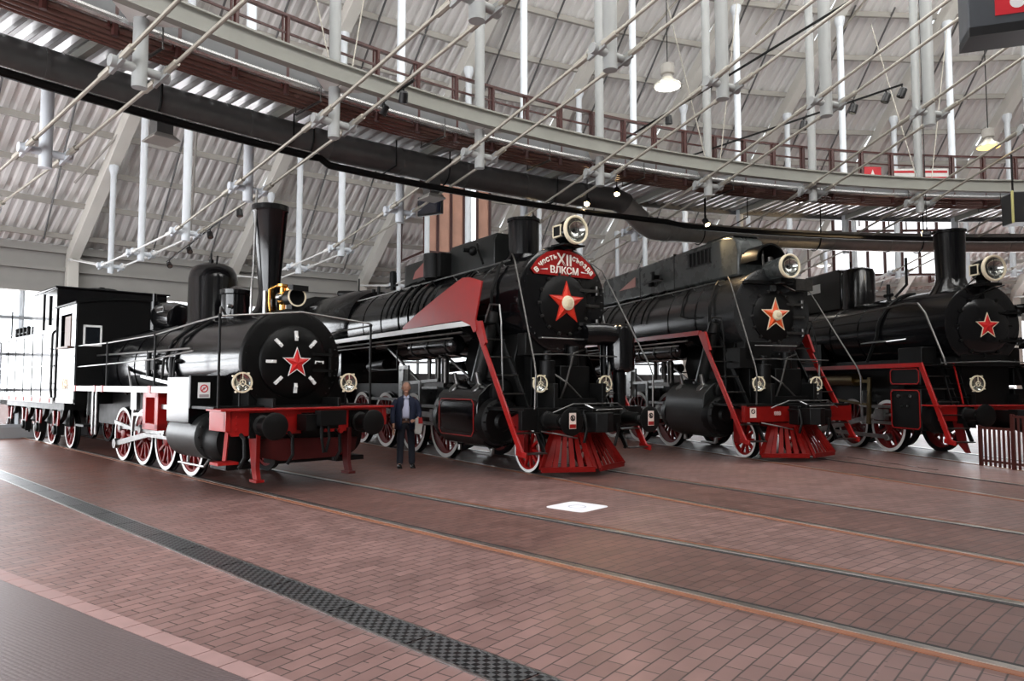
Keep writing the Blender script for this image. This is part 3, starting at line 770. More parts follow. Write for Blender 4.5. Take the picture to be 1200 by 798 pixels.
# ------------------------------------------------------------------ engines (x = distance from the turntable, y = towards the camera side)
def engine_root(name, lab, cat, k, s0):
    a = math.radians(RTH[k]); p = pol(RTH[k], s0, .013)
    return thing(name, lab, cat, p, a)
class K:
    """builds parts of one engine in its own frame"""
    def __init__(s, root, s0): s.r = root; s.s0 = s0
    def M(s): return M(s.s0)
    def b(s, m, name, mt, parent=None, **kw):
        # parts built in the engine frame; children of parts share the same frame
        return m.build(name, mt, parent or s.r, **kw)
def circ(R, n, a0=0): return [(R*math.cos(a0+2*PI*i/n), R*math.sin(a0+2*PI*i/n)) for i in range(n)]
def wheel(k, s, w, r, face=RED2, tyre=WHT, spokes=12, weight=0.0, sign=1, name='wheel', crank=0):
    """wheel whose outer face looks towards sign*y"""
    y = w; o = sign
    m = k.M()
    m.lathe([(-.13,r*.88),(-.13,r+.03),(-.10,r+.03),(-.09,r),(.0,r),(.0,r*.90),(-.13,r*.88)], (s,y,r), (0,o,0), 40)
    wh = k.b(m, name, SAT)
    m = k.M(); m.lathe([(.0,r*.88),(.004,r*.88),(.004,r*.998),(.0,r*.998),(.0,r*.88)], (s,y,r), (0,o,0), 40); k.b(m, 'tyre', tyre, wh)
    m = k.M(); m.lathe([(-.10,r*.80),(-.10,r*.89),(-.015,r*.89),(-.015,r*.80),(-.10,r*.80)], (s,y,r), (0,o,0), 40)
    m.lathe([(-.14,.12*r+.06),(.0,.12*r+.05),(.02,.1*r+.03)], (s,y,r), (0,o,0), 20)
    for i in range(spokes):
        a = 2*PI*i/spokes+.1; c, sn = math.cos(a), math.sin(a)
        m.beam((s+c*.1*r, y-o*.06, r+sn*.1*r), (s+c*.84*r, y-o*.05, r+sn*.84*r), .05, .055, (0,1,0))
    if weight:
        P = []
        for i in range(13): a = -weight+2*weight*i/12+crank+PI; P.append((s+.84*r*math.cos(a), r+.84*r*math.sin(a)))
        m.prism(P, 'y', *sorted((y-o*.02, y-o*.10)))
    k.b(m, 'wheel_centre', face, wh)
    return wh
def buffer(k, y, s, z=1.06, L=.85, r=.24, mt=SAT, sticker=False):
    m = k.M(); m.lathe([(0,.17),(.08,.17),(.1,.13),(L*.6,.12)], (s,y,z), (-1,0,0), 20); m.box(s-.03,s+.02,y-.2,y+.2,z-.2,z+.2)
    bf = k.b(m, 'buffer', mt)
    m = k.M(); m.lathe([(L*.6,.07),(L-.06,.07)], (s,y,z), (-1,0,0), 16); k.b(m, 'plunger', STEEL, bf)
    m = k.M(); m.lathe([(L-.08,.08),(L-.04,r),(L-.015,r),(L,r*.85),(L,0)], (s,y,z), (-1,0,0), 28); k.b(m, 'buffer_head', mt, bf)
    if sticker:
        m = k.M(); m.box(s-L-.006,s-L,y-.075,y+.075,z-.12,z+.16); sk = k.b(m, 'warning_sticker', STICK, bf)
        m = k.M(); m.lathe([(0,.035),(.003,.035),(.003,.055),(0,.055),(0,.035)], (s-L-.006,y,z+.07), (-1,0,0), 18); m.beam((s-L-.008,y-.04,z+.03),(s-L-.008,y+.04,z+.11),.004,.012); m.prism([(y-.02,z+.04),(y+.02,z+.04),(y+.025,z+.09),(y-.01,z+.1)],'x',s-L-.008,s-L-.006); k.b(m, 'walking_figure_mark', SAT, sk)
        m = k.M(); m.box(s-L-.008,s-L-.006,y-.07,y+.07,z-.11,z-.04); k.b(m, 'red_band', RED, sk)
def small_lamp(k, s, y, z, r=.17, post=None):
    m = k.M(); m.lathe([(-.06,0),(-.035,r*.5),(.01,r*.9),(.03,r*.92),(.03,r),(.0,r),(-.1,r*.8),(-.16,.06),(-.16,0)], (s,y,z), (-1,0,0), 24)
    if post: m.cyl((s+.06,y,z-r*.8),(s+.06,y,post), .02, n=8)
    la = k.b(m, 'marker_lamp', SAT)
    m = k.M(); m.lathe([(.03,r*.88),(.045,r*.88),(.045,r*1.04),(.02,r*1.04),(.03,r*.88)], (s,y,z), (-1,0,0), 28)
    for i in range(4): a = i*PI/2+.6; m.box(s-.045,s-.01,y+r*1.12*math.cos(a)-.014,y+r*1.12*math.cos(a)+.014,z+r*1.12*math.sin(a)-.014,z+r*1.12*math.sin(a)+.014)
    k.b(m, 'lamp_rim', CREAM, la)
    m = k.M(); m.lathe([(.012,r*.88),(-.03,r*.5),(-.055,0)], (s,y,z), (-1,0,0), 24, cap=False); k.b(m, 'reflector', GLASS, la)
    m = k.M()
    for i in range(3):
        a = PI/2+i*2*PI/3; m.cyl((s-.05,y,z),(s-.05,y+r*math.cos(a),z+r*math.sin(a)), .006, n=6)
    m.lathe([(.045,.25*r),(.055,.25*r),(.055,.33*r),(.045,.33*r),(.045,.25*r)], (s,y,z), (-1,0,0), 16)
    k.b(m, 'guard_wires', CREAM, la)
def headlamp(k, s, y, z, r, L, window=True, mt=None):
    m = k.M(); m.lathe([(-.16,0),(-.15,r*.5),(-.06,r*.78),(.01,r*.92),(.01,r),(-L*.3,r*.93),(-L*.9,r*.8),(-L,r*.55),(-L,0)], (s,y,z), (-1,0,0), 32); m.box(s+.05+(L-.5)*.2+.12,s+L*.9,y-.07,y+.07,z-r-.10,z-r*.6); m.box(s+L*.7,s+L*.9,y-.07,y+.07,z-r-.25,z-r*.6)
    la = k.b(m, 'headlamp', mt or BLK)
    m = k.M(); m.lathe([(-.02,r*1.06),(.05,r*1.06),(.06,r),(.05,r*.9),(.0,r*.9),(-.02,r*1.06)], (s,y,z), (-1,0,0), 36); k.b(m, 'lamp_rim', CREAM, la)
    m = k.M(); m.lathe([(.02,r*.89),(-.06,r*.75),(-.13,r*.4),(-.15,0)], (s,y,z), (-1,0,0), 32, cap=False); k.b(m, 'reflector', GLASS, la)
    m = k.M(); m.cyl((s-.02,y,z-r*.85),(s-.02,y,z+r*.85),.006,n=6); m.ball((s+.06,y,z),.035); k.b(m, 'bulb_holder', SAT, la)
    if window:
        m = k.M(); yy = y+r*.9; x0, x1 = s+L*.30, s+L*.85
        m.box(x0,x1,yy-.12,yy+.0,z-.13,z+.12)
        for (a,b2,c,d) in ((x0,x1,z-.13,z-.105),(x0,x1,z+.095,z+.12),(x0,x0+.025,z-.13,z+.12),(x1-.025,x1,z-.13,z+.12)): m.box(a,b2,yy,yy+.015,c,d)
        k.b(m, 'number_window', CREAM, la)
        m = k.M(); m.box(x0+.03,x1-.03,yy,yy+.008,z-.1,z+.09); k.b(m, 'window_glass', SAT, la)
def star(k, s, y, z, R, mt, edge, depth=.04, name='star', rot=0, disc=None):
    def pts(R, q=.40): return [((R if i % 2 == 0 else R*q), PI/2+rot+i*PI/5) for i in range(10)]
    m = k.M(); P = pts(R*1.1, .42); n = len(P)
    m.prism([(y+r*math.cos(a), z+r*math.sin(a)) for r, a in P], 'x', s-.012, s)
    st = k.b(m, name, edge, flat=True)
    m = k.M(); P = pts(R*.98)
    vs = [(s-.014, y+r*math.cos(a), z+r*math.sin(a)) for r, a in P]+[(s-.014-depth, y, z)]
    m.add(vs, [(i, (i+1) % n, n) for i in range(n)]); k.b(m, 'star_face', mt, st, flat=True)
    if disc:
        m = k.M(); m.lathe([(.0,disc),(.03,disc*.95),(.05,disc*.6),(.055,0)], (s-.014-depth*.5,y-.0,z), (-1,0,0), 28); dd = k.b(m, 'portrait_medallion', CREAM, st)
        m = k.M(); m.lathe([(.0,disc*.55),(.03,disc*.45),(.045,0)], (s-.014-depth*.5-.035,y-.01,z+.01), (-1,0,0), 14); m.beam((s-.1,y+.07,z-.07),(s-.1,y-.05,z-.08),.03,.03); k.b(m, 'raised_relief', mat('medallion_relief',(.62,.52,.35),.5) if 'medallion_relief' not in bpy.data.materials else bpy.data.materials['medallion_relief'], dd)
    return st
def ladder(k, top, bot, y_out, y_in, col_out, col_in, steps=6, w=.13, side=1):
    """slanting steps: outer stringer coloured, inner dark"""
    dx, dz = bot[0]-top[0], bot[1]-top[1]
    m = k.M(); m.beam((top[0],y_in,top[1]),(bot[0],y_in,bot[1]),.03,.09); la = k.b(m, 'ladder', SAT)
    m = k.M(); m.beam((top[0],y_out,top[1]),(bot[0],y_out,bot[1]),.04,w)
    m.beam((bot[0]-.16,y_out,bot[1]-.02),(bot[0]+.16,y_out,bot[1]+.02),.04,.10); k.b(m, 'stringer', col_out, la, bevel=.006)
    for i in range(1, steps+1):
        f = i/(steps+.0); x = top[0]+dx*f; z = top[1]+dz*f
        m = k.M(); m.box(x-.10,x+.10,*sorted((y_in,y_out)),z-.015,z+.01); k.b(m, 'tread', DSTEEL, la)
def rods(k, wheels, r, y, crank, cyl_s, cyl_z):
    cx = [(s+.32*math.cos(crank), r+.32*math.sin(crank)) for s in wheels]
    m = k.M()
    for (a, b2) in zip(cx, cx[1:]): m.beam((a[0],y,a[1]),(b2[0],y,b2[1]),.05,.10)
    for a in cx: m.cyl((a[0],y-.05,a[1]),(a[0],y+.06,a[1]),.095,n=18)
    k.b(m, 'coupling_rod', STEEL)
    mid = cx[min(2, len(cx)-1)]
    m = k.M(); xh = cyl_s+.95; m.beam((mid[0],y+.1,mid[1]),(xh,y+.1,cyl_z),.05,.13); m.cyl((mid[0],y+.05,mid[1]),(mid[0],y+.18,mid[1]),.12,n=18); m.cyl((xh,y+.04,cyl_z),(xh,y+.16,cyl_z),.09,n=16); k.b(m, 'main_rod', STEEL)
    m = k.M(); m.cyl((cyl_s,y+.08,cyl_z),(xh,y+.08,cyl_z),.045,n=12); m.box(xh-.15,xh+.2,y+.0,y+.16,cyl_z-.14,cyl_z+.14); k.b(m, 'crosshead', STEEL)
    m = k.M(); m.box(cyl_s,xh+.75,y+.0,y+.14,cyl_z+.17,cyl_z+.24); m.box(cyl_s,xh+.75,y+.0,y+.14,cyl_z-.24,cyl_z-.17); m.box(xh+.7,xh+.8,y-.3,y+.14,cyl_z-.28,cyl_z+.6); k.b(m, 'slide_bar', STEEL)
def valve_gear(k, xs, y, z, rs):
    m = k.M(); m.beam((xs-1.9,y,z+.62),(xs,y,z+.55),.04,.07); m.beam((xs,y,z+.9),(xs+.05,y,z+.1),.05,.12); m.beam((xs,y+.03,z+.15),(rs[0],y+.16,rs[1]),.04,.07)
    m.lathe([(0,.11),(.07,.11),(.07,0)], (xs,y,z+.5), (0,1,0), 16); m.box(xs-.2,xs+.35,y-.1,y-.04,z+.15,z+1.0)
    k.b(m, 'valve_gear', STEEL)
    m = k.M(); m.beam((xs-1.0,y+.02,z-.35),(xs-1.0,y+.02,z+.6),.04,.09); m.beam((xs-1.1,y,z+.45),(xs-1.9,y,z+.45),.05,.05); k.b(m, 'combination_lever', STEEL)
def bands(k, xs, zc, r, n=40, w=.05, mt=BLK):
    for x in xs:
        m = k.M(); m.lathe([(-w/2,r),(-w/2,r+.014),(w/2,r+.014),(w/2,r)], (x,0,zc), (1,0,0), n); k.b(m, 'boiler_band', mt)
def rivets(m, s, zc, R, n, r=.016, a0=0, a1=2*PI):
    for i in range(n):
        a = a0+(a1-a0)*i/n; m.ball((s, R*math.cos(a), zc+R*math.sin(a)), r, 6)
    return m
def tank(k, s0, s1, y, z, r, mt=BLK):
    m = k.M(); m.lathe([(0,r*.3),(.03,r*.75),(.09,r),(s1-s0-.09,r),(s1-s0-.03,r*.75),(s1-s0,r*.3)], (s0,y,z), (1,0,0), 24)
    t_ = k.b(m, 'air_reservoir', mt)
    m = k.M()
    for f in (.12,.5,.88): x = s0+(s1-s0)*f; m.lathe([(-.025,r+.002),(-.025,r+.014),(.025,r+.014),(.025,r+.002),(-.025,r+.002)], (x,y,z), (1,0,0), 24); m.box(x-.02,x+.02,y-.03,y+.03,z+r,z+r+.14)
    m.cyl((s0+(s1-s0)*.5,y,z-r*.2),(s0+(s1-s0)*.5,y+r+.05,z-r*.2),.035,n=10)
    k.b(m, 'strap', SAT, t_)

TXT = {}
def text_mesh(txt, size, origin, right, up, mt, name, parent, k, extr=.006, bold=.0):
    """flat raised lettering, laid on the plane spanned by right/up"""
    cu = bpy.data.curves.new('t', 'FONT'); cu.body = txt; cu.size = size; cu.align_x = 'CENTER'; cu.align_y = 'BOTTOM_BASELINE'; cu.extrude = extr; cu.bevel_depth = .004; cu.bevel_resolution = 0
    ob = bpy.data.objects.new('t', cu); COL.objects.link(ob)
    dg = bpy.context.evaluated_depsgraph_get(); me = bpy.data.meshes.new_from_object(ob.evaluated_get(dg))
    bpy.data.objects.remove(ob); bpy.data.curves.remove(cu)
    right = Vector(right).normalized(); up = Vector(up).normalized(); nn = right.cross(up)
    mt4 = Matrix([(right.x,up.x,nn.x,origin[0]-k.s0),(right.y,up.y,nn.y,origin[1]),(right.z,up.z,nn.z,origin[2]),(0,0,0,1)])
    me.transform(mt4); me.materials.clear(); me.materials.append(mt); return me
def join_mesh(name, meshes, mt, parent):
    import bmesh
    bm = bmesh.new()
    for me in meshes: bm.from_mesh(me)
    out = bpy.data.meshes.new(name); bm.to_mesh(out); bm.free(); out.materials.append(mt)
    o = bpy.data.objects.new(name, out); COL.objects.link(o); o.parent = parent; return o

# ================================================================== engine 1: small, conical chimney
S0 = 24.9
r1 = engine_root('steam_locomotive', 'black steam locomotive with tall flared chimney, flat front, plain red star and white door clamps', 'locomotive', 0, S0)
k = K(r1, S0)
ZC = 2.12
# frame and beam
m = k.M(); m.box(25.05,35.0,.58,.64,.75,1.5); m.box(25.05,35.0,-.64,-.58,.75,1.5); m.box(25.05,27.6,-.6,.6,.8,1.35); k.b(m, 'frame', SAT, bevel=.01)
m = k.M(); m.prism([(-1.48,1.32),(1.48,1.32),(1.48,1.02),(1.36,.92),(-1.36,.92),(-1.48,1.02)], 'x', 24.9, 24.98); m.box(24.78,25.35,-1.58,1.6,1.315,1.345); m.box(24.88,25.5,1.40,1.48,1.0,1.32); m.box(24.88,25.5,-1.48,-1.40,1.0,1.32)
bb = k.b(m, 'buffer_beam', RED, bevel=.006)
m = k.M()
for y in (-1.3,-.45,.45,1.3): 
    for z in (1.02,1.12,1.22): m.lathe([(0,.018),(.02,.015)], (24.9,y,z), (-1,0,0), 8)
k.b(m, 'rivets', RED, bb)
for y in (.9,-.9): buffer(k, y, 24.9, 1.08, .5, .215)
# screw coupling and hook
m = k.M(); m.prism([(24.9,1.0),(24.55,1.0),(24.45,1.1),(24.5,1.22),(24.56,1.16),(24.6,1.1),(24.9,1.18)], 'y', -.04, .04); m.box(24.86,24.9,-.2,.2,.92,1.26); m.box(24.5,24.86,-.26,-.1,1.0,1.26); m.box(24.55,24.86,.1,.3,.98,1.24)
m.box(24.42,24.6,-.36,.12,1.06,1.3)
m.tube([(24.5,.06,1.12),(24.46,.07,.85),(24.48,.02,.62)],.025,8); m.tube([(24.5,-.06,1.12),(24.46,-.07,.85),(24.48,-.02,.62)],.025,8); k.b(m, 'coupler', SAT)
for y in (-.42, .45, 1.25):
    m = k.M(); m.tube([(24.85,y,.95),(24.72,y,.88),(24.7,y,.6),(24.78,y+.05,.45)],.03,8); k.b(m, 'brake_hose', SAT)
m = k.M(); m.lathe([(0,.02),(.0,.045),(.05,.045)],(24.72,-.42,.95),(-1,0,0),10); k.b(m,'valve_handle',RED)
# guard irons
for y in (.96,-.70):
    m = k.M(); m.prism([(24.85,.98),(25.15,.98),(25.02,.4),(24.95,.22),(24.80,.22),(24.86,.4)], 'y', y-.035, y+.035); m.box(24.76,25.0,y-.07,y+.07,.19,.235); k.b(m, 'guard_iron', CATRED if y > 0 else DKRED, bevel=.005)
m = k.M(); m.prism([(-.9,.58),(-.95,.8),(.95,.86),(.95,.58),(.5,.48),(-.5,.48)], 'x', 25.0, 25.05); k.b(m, 'front_stretcher', DKRED, bevel=.005)
m = k.M(); m.beam((24.95,1.42,1.0),(24.85,1.50,.56),.05,.07); m.box(24.8,25.1,1.3,1.62,.5,.54); k.b(m, 'corner_step', RED)
# cylinders and jacket boxes
for sd in (1,-1):
    m = k.M(); m.lathe([(0,.30),(.02,.36),(.04,.40),(1.30,.40),(1.33,.36),(1.35,.3)], (26.0,sd*1.10,.86), (1,0,0), 32); m.lathe([(0,.12),(-.06,.14),(-.12,.1)], (26.0,sd*1.10,.86), (1,0,0), 20)
    for i in range(12): a = i*PI/6; m.lathe([(0,.022),(.03,.02)], (26.02,sd*1.10+.34*math.cos(a),.86+.34*math.sin(a)), (-1,0,0), 6)
    cy = k.b(m, 'cylinder', GRYBLK)
    m = k.M(); P = [(sd*.62,1.86),(sd*1.5,1.86),(sd*1.5,1.08),(sd*1.12,.88),(sd*.62,.88)]
    m.prism(P, 'x', 26.3, 27.3); k.b(m, 'jacket_box', BLK, bevel=.012)
m = k.M(); m.box(26.24,26.32,-1.5,1.5,1.33,1.88); k.b(m, 'front_apron', SOOTG, bevel=.008)
m = k.M(); m.box(25.62,26.3,-.78,.78,1.1,2.0); m.box(25.35,26.3,-1.48,1.48,1.33,1.37); k.b(m, 'smokebox_saddle', SAT)
m = k.M(); m.box(26.225,26.238,1.18,1.38,1.50,1.76); sk = k.b(m, 'warning_sticker', WHT)
m = k.M(); m.lathe([(0,.05),(.004,.05),(.004,.068),(0,.068),(0,.05)], (26.225,1.28,1.66), (-1,0,0), 20); m.beam((26.221,1.235,1.70),(26.221,1.325,1.62),.004,.014); k.b(m, 'prohibition_ring', NICK, sk)
m = k.M(); m.box(26.22,26.226,1.20,1.36,1.515,1.56); m.ball((26.222,1.28,1.66),.022,8,.1); k.b(m, 'caption_mark', mat('print_grey',(.35,.3,.3),.5), sk)
# smokebox, boiler
m = k.M(); m.lathe([(.10,.90),(.12,.925),(1.9,.925)], (25.58,0,ZC), (1,0,0), 64); sb = k.b(m, 'smokebox', BLK2)
m = k.M(); m.lathe([(0,.0),(0,.88),(.02,.925),(.05,.94),(.11,.94),(.12,.92)], (25.58,0,ZC), (1,0,0), 64); k.b(m, 'smokebox_front', SOOTG)
m = k.M(); rivets(m, 25.585, ZC, .86, 44, .012); k.b(m, 'rivets', BLK2, sb)
m = k.M(); m.lathe([(0,.64),(.02,.64),(.05,.6),(.09,.35),(.10,0)], (25.58,0,ZC), (-1,0,0), 56); dr = k.b(m, 'smokebox_door', SOOTG)
m = k.M(); m.cyl((25.53,-.70,ZC+.25),(25.53,-.70,ZC-.25),.03,n=8); m.box(25.47,25.55,-.72,-.3,ZC+.12,ZC+.17); m.box(25.47,25.55,-.72,-.3,ZC-.17,ZC-.12); m.cyl((25.48,-.42,ZC-.02),(25.36,-.42,ZC-.02),.02,n=8); m.ball((25.38,-.36,ZC-.02),.03); k.b(m, 'hinge', SAT, dr)
for i in range(8):
    a = PI/2+i*PI/4+.0; cs, sn = math.cos(a), math.sin(a)
    m = k.M(); m.beam((25.485,cs*.37,ZC+sn*.37),(25.50,cs*.54,ZC+sn*.54),.05,.04,(1,0,0)); m.lathe([(0,.025),(.04,.02)],(25.48,cs*.43,ZC+sn*.43),(-1,0,0),10); k.b(m, 'door_clamp', WHT, dr)
star(k, 25.46, 0, ZC-.02, .255, mat('star_red', (.55,.015,.015), .35), WHT, .03)
m = k.M(); m.lathe([(0,.925),(5.9,.90)], (27.48,0,ZC), (1,0,0), 64); k.b(m, 'boiler', BLK2)
bands(k, (27.5,28.75,29.9,31.0,32.2), ZC, .912)
# side washout plugs, fittings on the boiler flank
m = k.M()
for s in (28.3,29.35,29.5): m.lathe([(0,.05),(.06,.045),(.1,.02)], (s,.91,ZC+.05), (0,1,0), 12)
m.box(29.6,30.1,.88,.98,ZC-.1,ZC+.12); m.cyl((29.85,.98,ZC-.25),(29.85,.98,ZC+.3),.05,n=12); m.cyl((28.6,.97,ZC+.15),(28.6,.97,ZC-.35),.05,n=12); k.b(m, 'check_valve', SAT)
m = k.M(); m.tube([(27.6,1.0,ZC+.28),(29.0,1.0,ZC+.28),(33.3,1.02,ZC+.30)],.02,8); k.b(m, 'flank_handrail', STEEL)
m = k.M(); m.tube([(28.0,.45,2.98),(28.35,.83,2.62),(28.5,.95,2.2),(28.5,.98,1.75)],.028,8); m.tube([(28.6,.45,3.0),(28.95,.83,2.6),(29.1,.95,2.2),(29.1,.98,1.75)],.028,8); m.tube([(29.6,.5,2.95),(31,.62,2.85),(33.3,.7,2.8)],.018,8); k.b(m, 'sand_pipe', SAT)
# chimney
CX = 26.55
m = k.M(); m.lathe([(-.1,.40),(.05,.30),(.18,.22),(.42,.185),(1.92,.31),(1.95,.335),(2.05,.335),(2.06,.29),(1.8,.26)], (CX,0,3), (0,0,1), 40); k.b(m, 'chimney', BLK)
# brass feedwater fittings in front of the chimney
m = k.M(); m.cyl((26.15,-.06,3.08),(26.15,-.06,3.35),.06,n=14); m.lathe([(0,.09),(.05,.09),(.07,.05),(.16,.05),(.18,.10),(.22,.10)],(26.15,-.06,3.33),(0,0,1),16)
m.cyl((26.1,-.18,3.05),(26.1,-.18,3.5),.045,n=12); m.lathe([(0,.09),(.04,.09),(.06,.06)],(26.1,-.18,3.44),(0,0,1),14); m.tube([(26.25,.12,3.06),(26.25,.14,3.2),(26.25,.14,3.45),(26.22,.02,3.52),(26.15,-.06,3.5)],.022,8); m.ball((26.1,-.02,3.25),.08); k.b(m, 'brass_pump_fittings', GOLD)
m = k.M(); m.cyl((26.0,-.12,3.02),(26.0,-.12,3.22),.07,n=12); m.cyl((26.3,.2,3.0),(26.3,.2,3.42),.04,n=10); m.tube([(26.5,.36,3.0),(26.5,.36,3.5),(26.52,.32,3.9),(26.5,.3,5.3)],.022,8); m.ball((26.05,.05,3.3),.07); k.b(m, 'valve_body', STEEL)
for sd in (1,-1):
    m = k.M(); m.lathe([(0,.0),(.02,.2),(.04,.34),(.10,.37),(.62,.37)], (25.45,sd*1.02,.80), (1,0,0), 32); m.box(25.3,25.9,sd*1.0-.28,sd*1.0+.28,.36,.44); k.b(m, 'cylinder_front_cover', SAT)
m = k.M(); m.box(25.1,25.5,-.5,.55,.42,.62); m.cyl((25.05,-.9,.72),(25.05,.9,.72),.05,n=10); k.b(m, 'brake_beam', SAT)
# top headlamp
m = k.M(); m.lathe([(-.32,.08),(-.28,.14),(-.02,.155),(0,.17)], (25.55,-.03,3.27), (-1,0,0), 28); m.box(25.6,25.8,-.1,.04,3.02,3.14)
m.prism([(25.42,3.36),(25.42,3.46),(25.6,3.47),(25.6,3.4)], 'y', -.18, .12); hl = k.b(m, 'headlamp', SAT)
m = k.M(); m.lathe([(.0,.15),(.015,.15),(.015,.175),(.0,.175),(0,.15)], (25.55,-.03,3.27), (-1,0,0), 28); k.b(m, 'lamp_rim', CREAM, hl)
m = k.M(); m.lathe([(0,.15),(-.08,.1),(-.1,0)], (25.55,-.03,3.27), (-1,0,0), 28); k.b(m, 'reflector', SAT, hl)
# sandbox, dome
m = k.M(); m.lathe([(-.15,.36),(0,.33),(.05,.27),(.52,.27),(.54,.30),(.62,.30),(.64,.25),(.70,.10),(.72,.0)], (28.0,0,2.98), (0,0,1), 32); m.box(27.75,27.8,.05,.1,3.3,3.45); sx = k.b(m, 'sandbox', BLK)
m = k.M(); m.tube([(27.75,.3,3.1),(27.6,.45,3.2),(27.5,.5,3.05)],.025,8); m.lathe([(0,.04),(.06,.04),(.09,.02)],(27.72,.2,3.25),(-.3,1,0),10); k.b(m, 'sand_valve', STEEL, sx)
m = k.M(); m.lathe([(-.2,.62),(-.02,.52),(.06,.49),(.95,.485),(1.08,.465),(1.2,.40),(1.27,.28),(1.30,.12),(1.30,0)], (29.1,0,2.98), (0,0,1), 48); dm = k.b(m, 'steam_dome', BLK)
m = k.M(); m.lathe([(0,.05),(.08,.05),(.1,.02),(.22,.02)], (29.1,.05,4.27), (0,0,1), 12); m.cyl((28.95,0,4.2),(28.9,0,4.42),.02,n=8); k.b(m, 'whistle', SAT, dm)
m = k.M(); m.lathe([(-.65,.26),(-.62,.33),(-.1,.36),(.45,.33),(.6,.25),(.66,.1)], (31.4,0,3.28), (1,0,.12), 32); m.box(30.9,31.9,-.22,.22,2.95,3.2); k.b(m, 'firebox_fitting_drum', BLK)
m = k.M(); m.box(30.9,31.3,.34,.37,3.36,3.38); m.box(30.9,31.3,.34,.37,3.46,3.48); m.box(30.9,30.92,.34,.37,3.36,3.48); k.b(m, 'small_rail', STEEL)
m = k.M(); m.cyl((32.6,0,3.0),(32.6,0,3.75),.09,n=16); m.cyl((32.6,0,3.7),(32.6,0,3.95),.05,n=12); k.b(m, 'vent_pipe', BLK)
m = k.M(); m.box(30.5,33.3,-.66,.66,.95,1.9); k.b(m, 'firebox', SAT)
# running board
for sd in (1,-1):
    m = k.M(); m.box(27.3,33.35,*sorted((sd*.80,sd*1.47)),1.60,1.65); k.b(m, 'running_board', SAT)
    m = k.M(); m.box(27.3,33.35,*sorted((sd*1.47,sd*1.50)),1.575,1.69); rb = k.b(m, 'board_edge', WHT)
    m = k.M()
    for s in (31.1,28.2,33.2,31.65): m.box(s-.07,s+.07,*sorted((sd*1.48,sd*1.515)),1.565,1.70)
    k.b(m, 'red_bracket', RED, rb)
    # handrail
    y = sd*1.42
    m = k.M(); m.tube([(25.32,y,2.82),(26.3,y,2.78),(28.2,y,2.66),(31.1,y,2.62),(33.35,y,2.64)],.016,8); m.tube([(26.4,y,2.3),(28.2,y,2.2),(31.1,y,2.16),(33.35,y,2.14)],.014,8)
    k.b(m, 'handrail', STEEL)
    for s, zt in ((28.2,2.66),(31.1,2.62),(25.32,2.83)):
        m = k.M(); m.cyl((s,y,1.35 if s<26 else 1.62),(s,y,zt),.022,n=8); m.ball((s,y,zt),.035,10); k.b(m, 'rail_post', SAT)
    m = k.M(); m.beam((27.6,sd*.98,1.66),(30.2,sd*1.0,1.90),.05,.06); m.beam((30.2,sd*1.2,1.66),(31.4,sd*.9,2.1),.03,.09); k.b(m, 'reversing_rod', STEEL)
    # motion bracket
    m = k.M(); y0, y1 = sorted((sd*1.28,sd*1.46))
    m.box(27.86,28.02,y0,y1,.9,1.6); m.box(28.5,28.66,y0,y1,.9,1.6); m.box(27.86,28.66,y0,y1,.88,1.0); m.box(27.86,28.66,y0,y1,1.48,1.6); m.box(28.02,28.5,y0,y0+.03,1.0,1.5); k.b(m, 'motion_bracket', RED, bevel=.008)
    m = k.M(); m.box(27.3,27.95,*sorted((sd*1.30,sd*1.40)),1.28,1.36); m.box(27.3,29.3,*sorted((sd*1.10,sd*1.24)),.93,1.0); m.box(27.3,29.3,*sorted((sd*1.10,sd*1.24)),.70,.76); k.b(m, 'slide_bar', STEEL)
    # steps and hangers by the cab
    m = k.M(); m.beam((31.7,sd*1.44,1.6),(31.7,sd*1.44,.62),.03,.07); m.beam((31.95,sd*1.44,1.6),(31.95,sd*1.44,.62),.03,.07); 
    k.b(m, 'step_hanger', STEEL)
    m = k.M(); m.box(32.6,33.3,*sorted((sd*1.1,sd*1.45)),.75,.8); m.cyl((32.7,sd*1.2,.8),(32.7,sd*1.2,1.6),.09,n=12); m.cyl((33.1,sd*1.2,1.0),(33.1,sd*1.2,1.6),.06,n=12); k.b(m, 'injector', SAT)
    ws = [27.97,29.30,30.63,31.96]
    for i, s in enumerate(ws): wheel(k, s, sd*.80, .60, weight=.75, sign=sd, crank=3.9, spokes=10)
    cr = 4.0; cx = [(s+.30*math.cos(cr), .6+.30*math.sin(cr)) for s in ws]
    cx = [(s-.22, .78) for s in ws]
    m = k.M(); yy = sd*.90
    for a, b2 in zip(cx, cx[1:]): m.beam((a[0],yy,a[1]),(b2[0],yy,b2[1]),.05,.09)
    for a in cx: m.cyl((a[0],yy-.05,a[1]),(a[0],yy+.06,a[1]),.09,n=16)
    k.b(m, 'coupling_rod', STEEL)
    m = k.M(); yy = sd*1.05; m.beam((31.55,yy,.42),(28.55,yy,.86),.05,.11); m.cyl((31.55,yy-.05,.42),(31.55,yy+.06,.42),.11,n=16); m.cyl((28.55,yy-.04,.86),(28.55,yy+.08,.86),.10,n=16); k.b(m, 'main_rod', STEEL)
    m = k.M(); m.beam((30.2,sd*1.12,1.55),(30.3,sd*1.12,.75),.05,.10); m.beam((30.3,sd*1.12,1.1),(28.7,sd*1.18,1.15),.04,.06); m.beam((31.5,sd*1.10,.9),(30.3,sd*1.12,.8),.04,.07); m.box(30.05,30.4,sd*1.1-.04,sd*1.1+.04,1.2,1.6); k.b(m, 'valve_gear', STEEL)
    m = k.M(); m.cyl((27.2,sd*1.14,.5),(27.2,sd*1.14,.32),.03,n=8); m.tube([(26.1,sd*1.2,.5),(26.1,sd*1.3,.36),(27.2,sd*1.3,.36)],.022,8); k.b(m, 'drain_cock', STEEL)
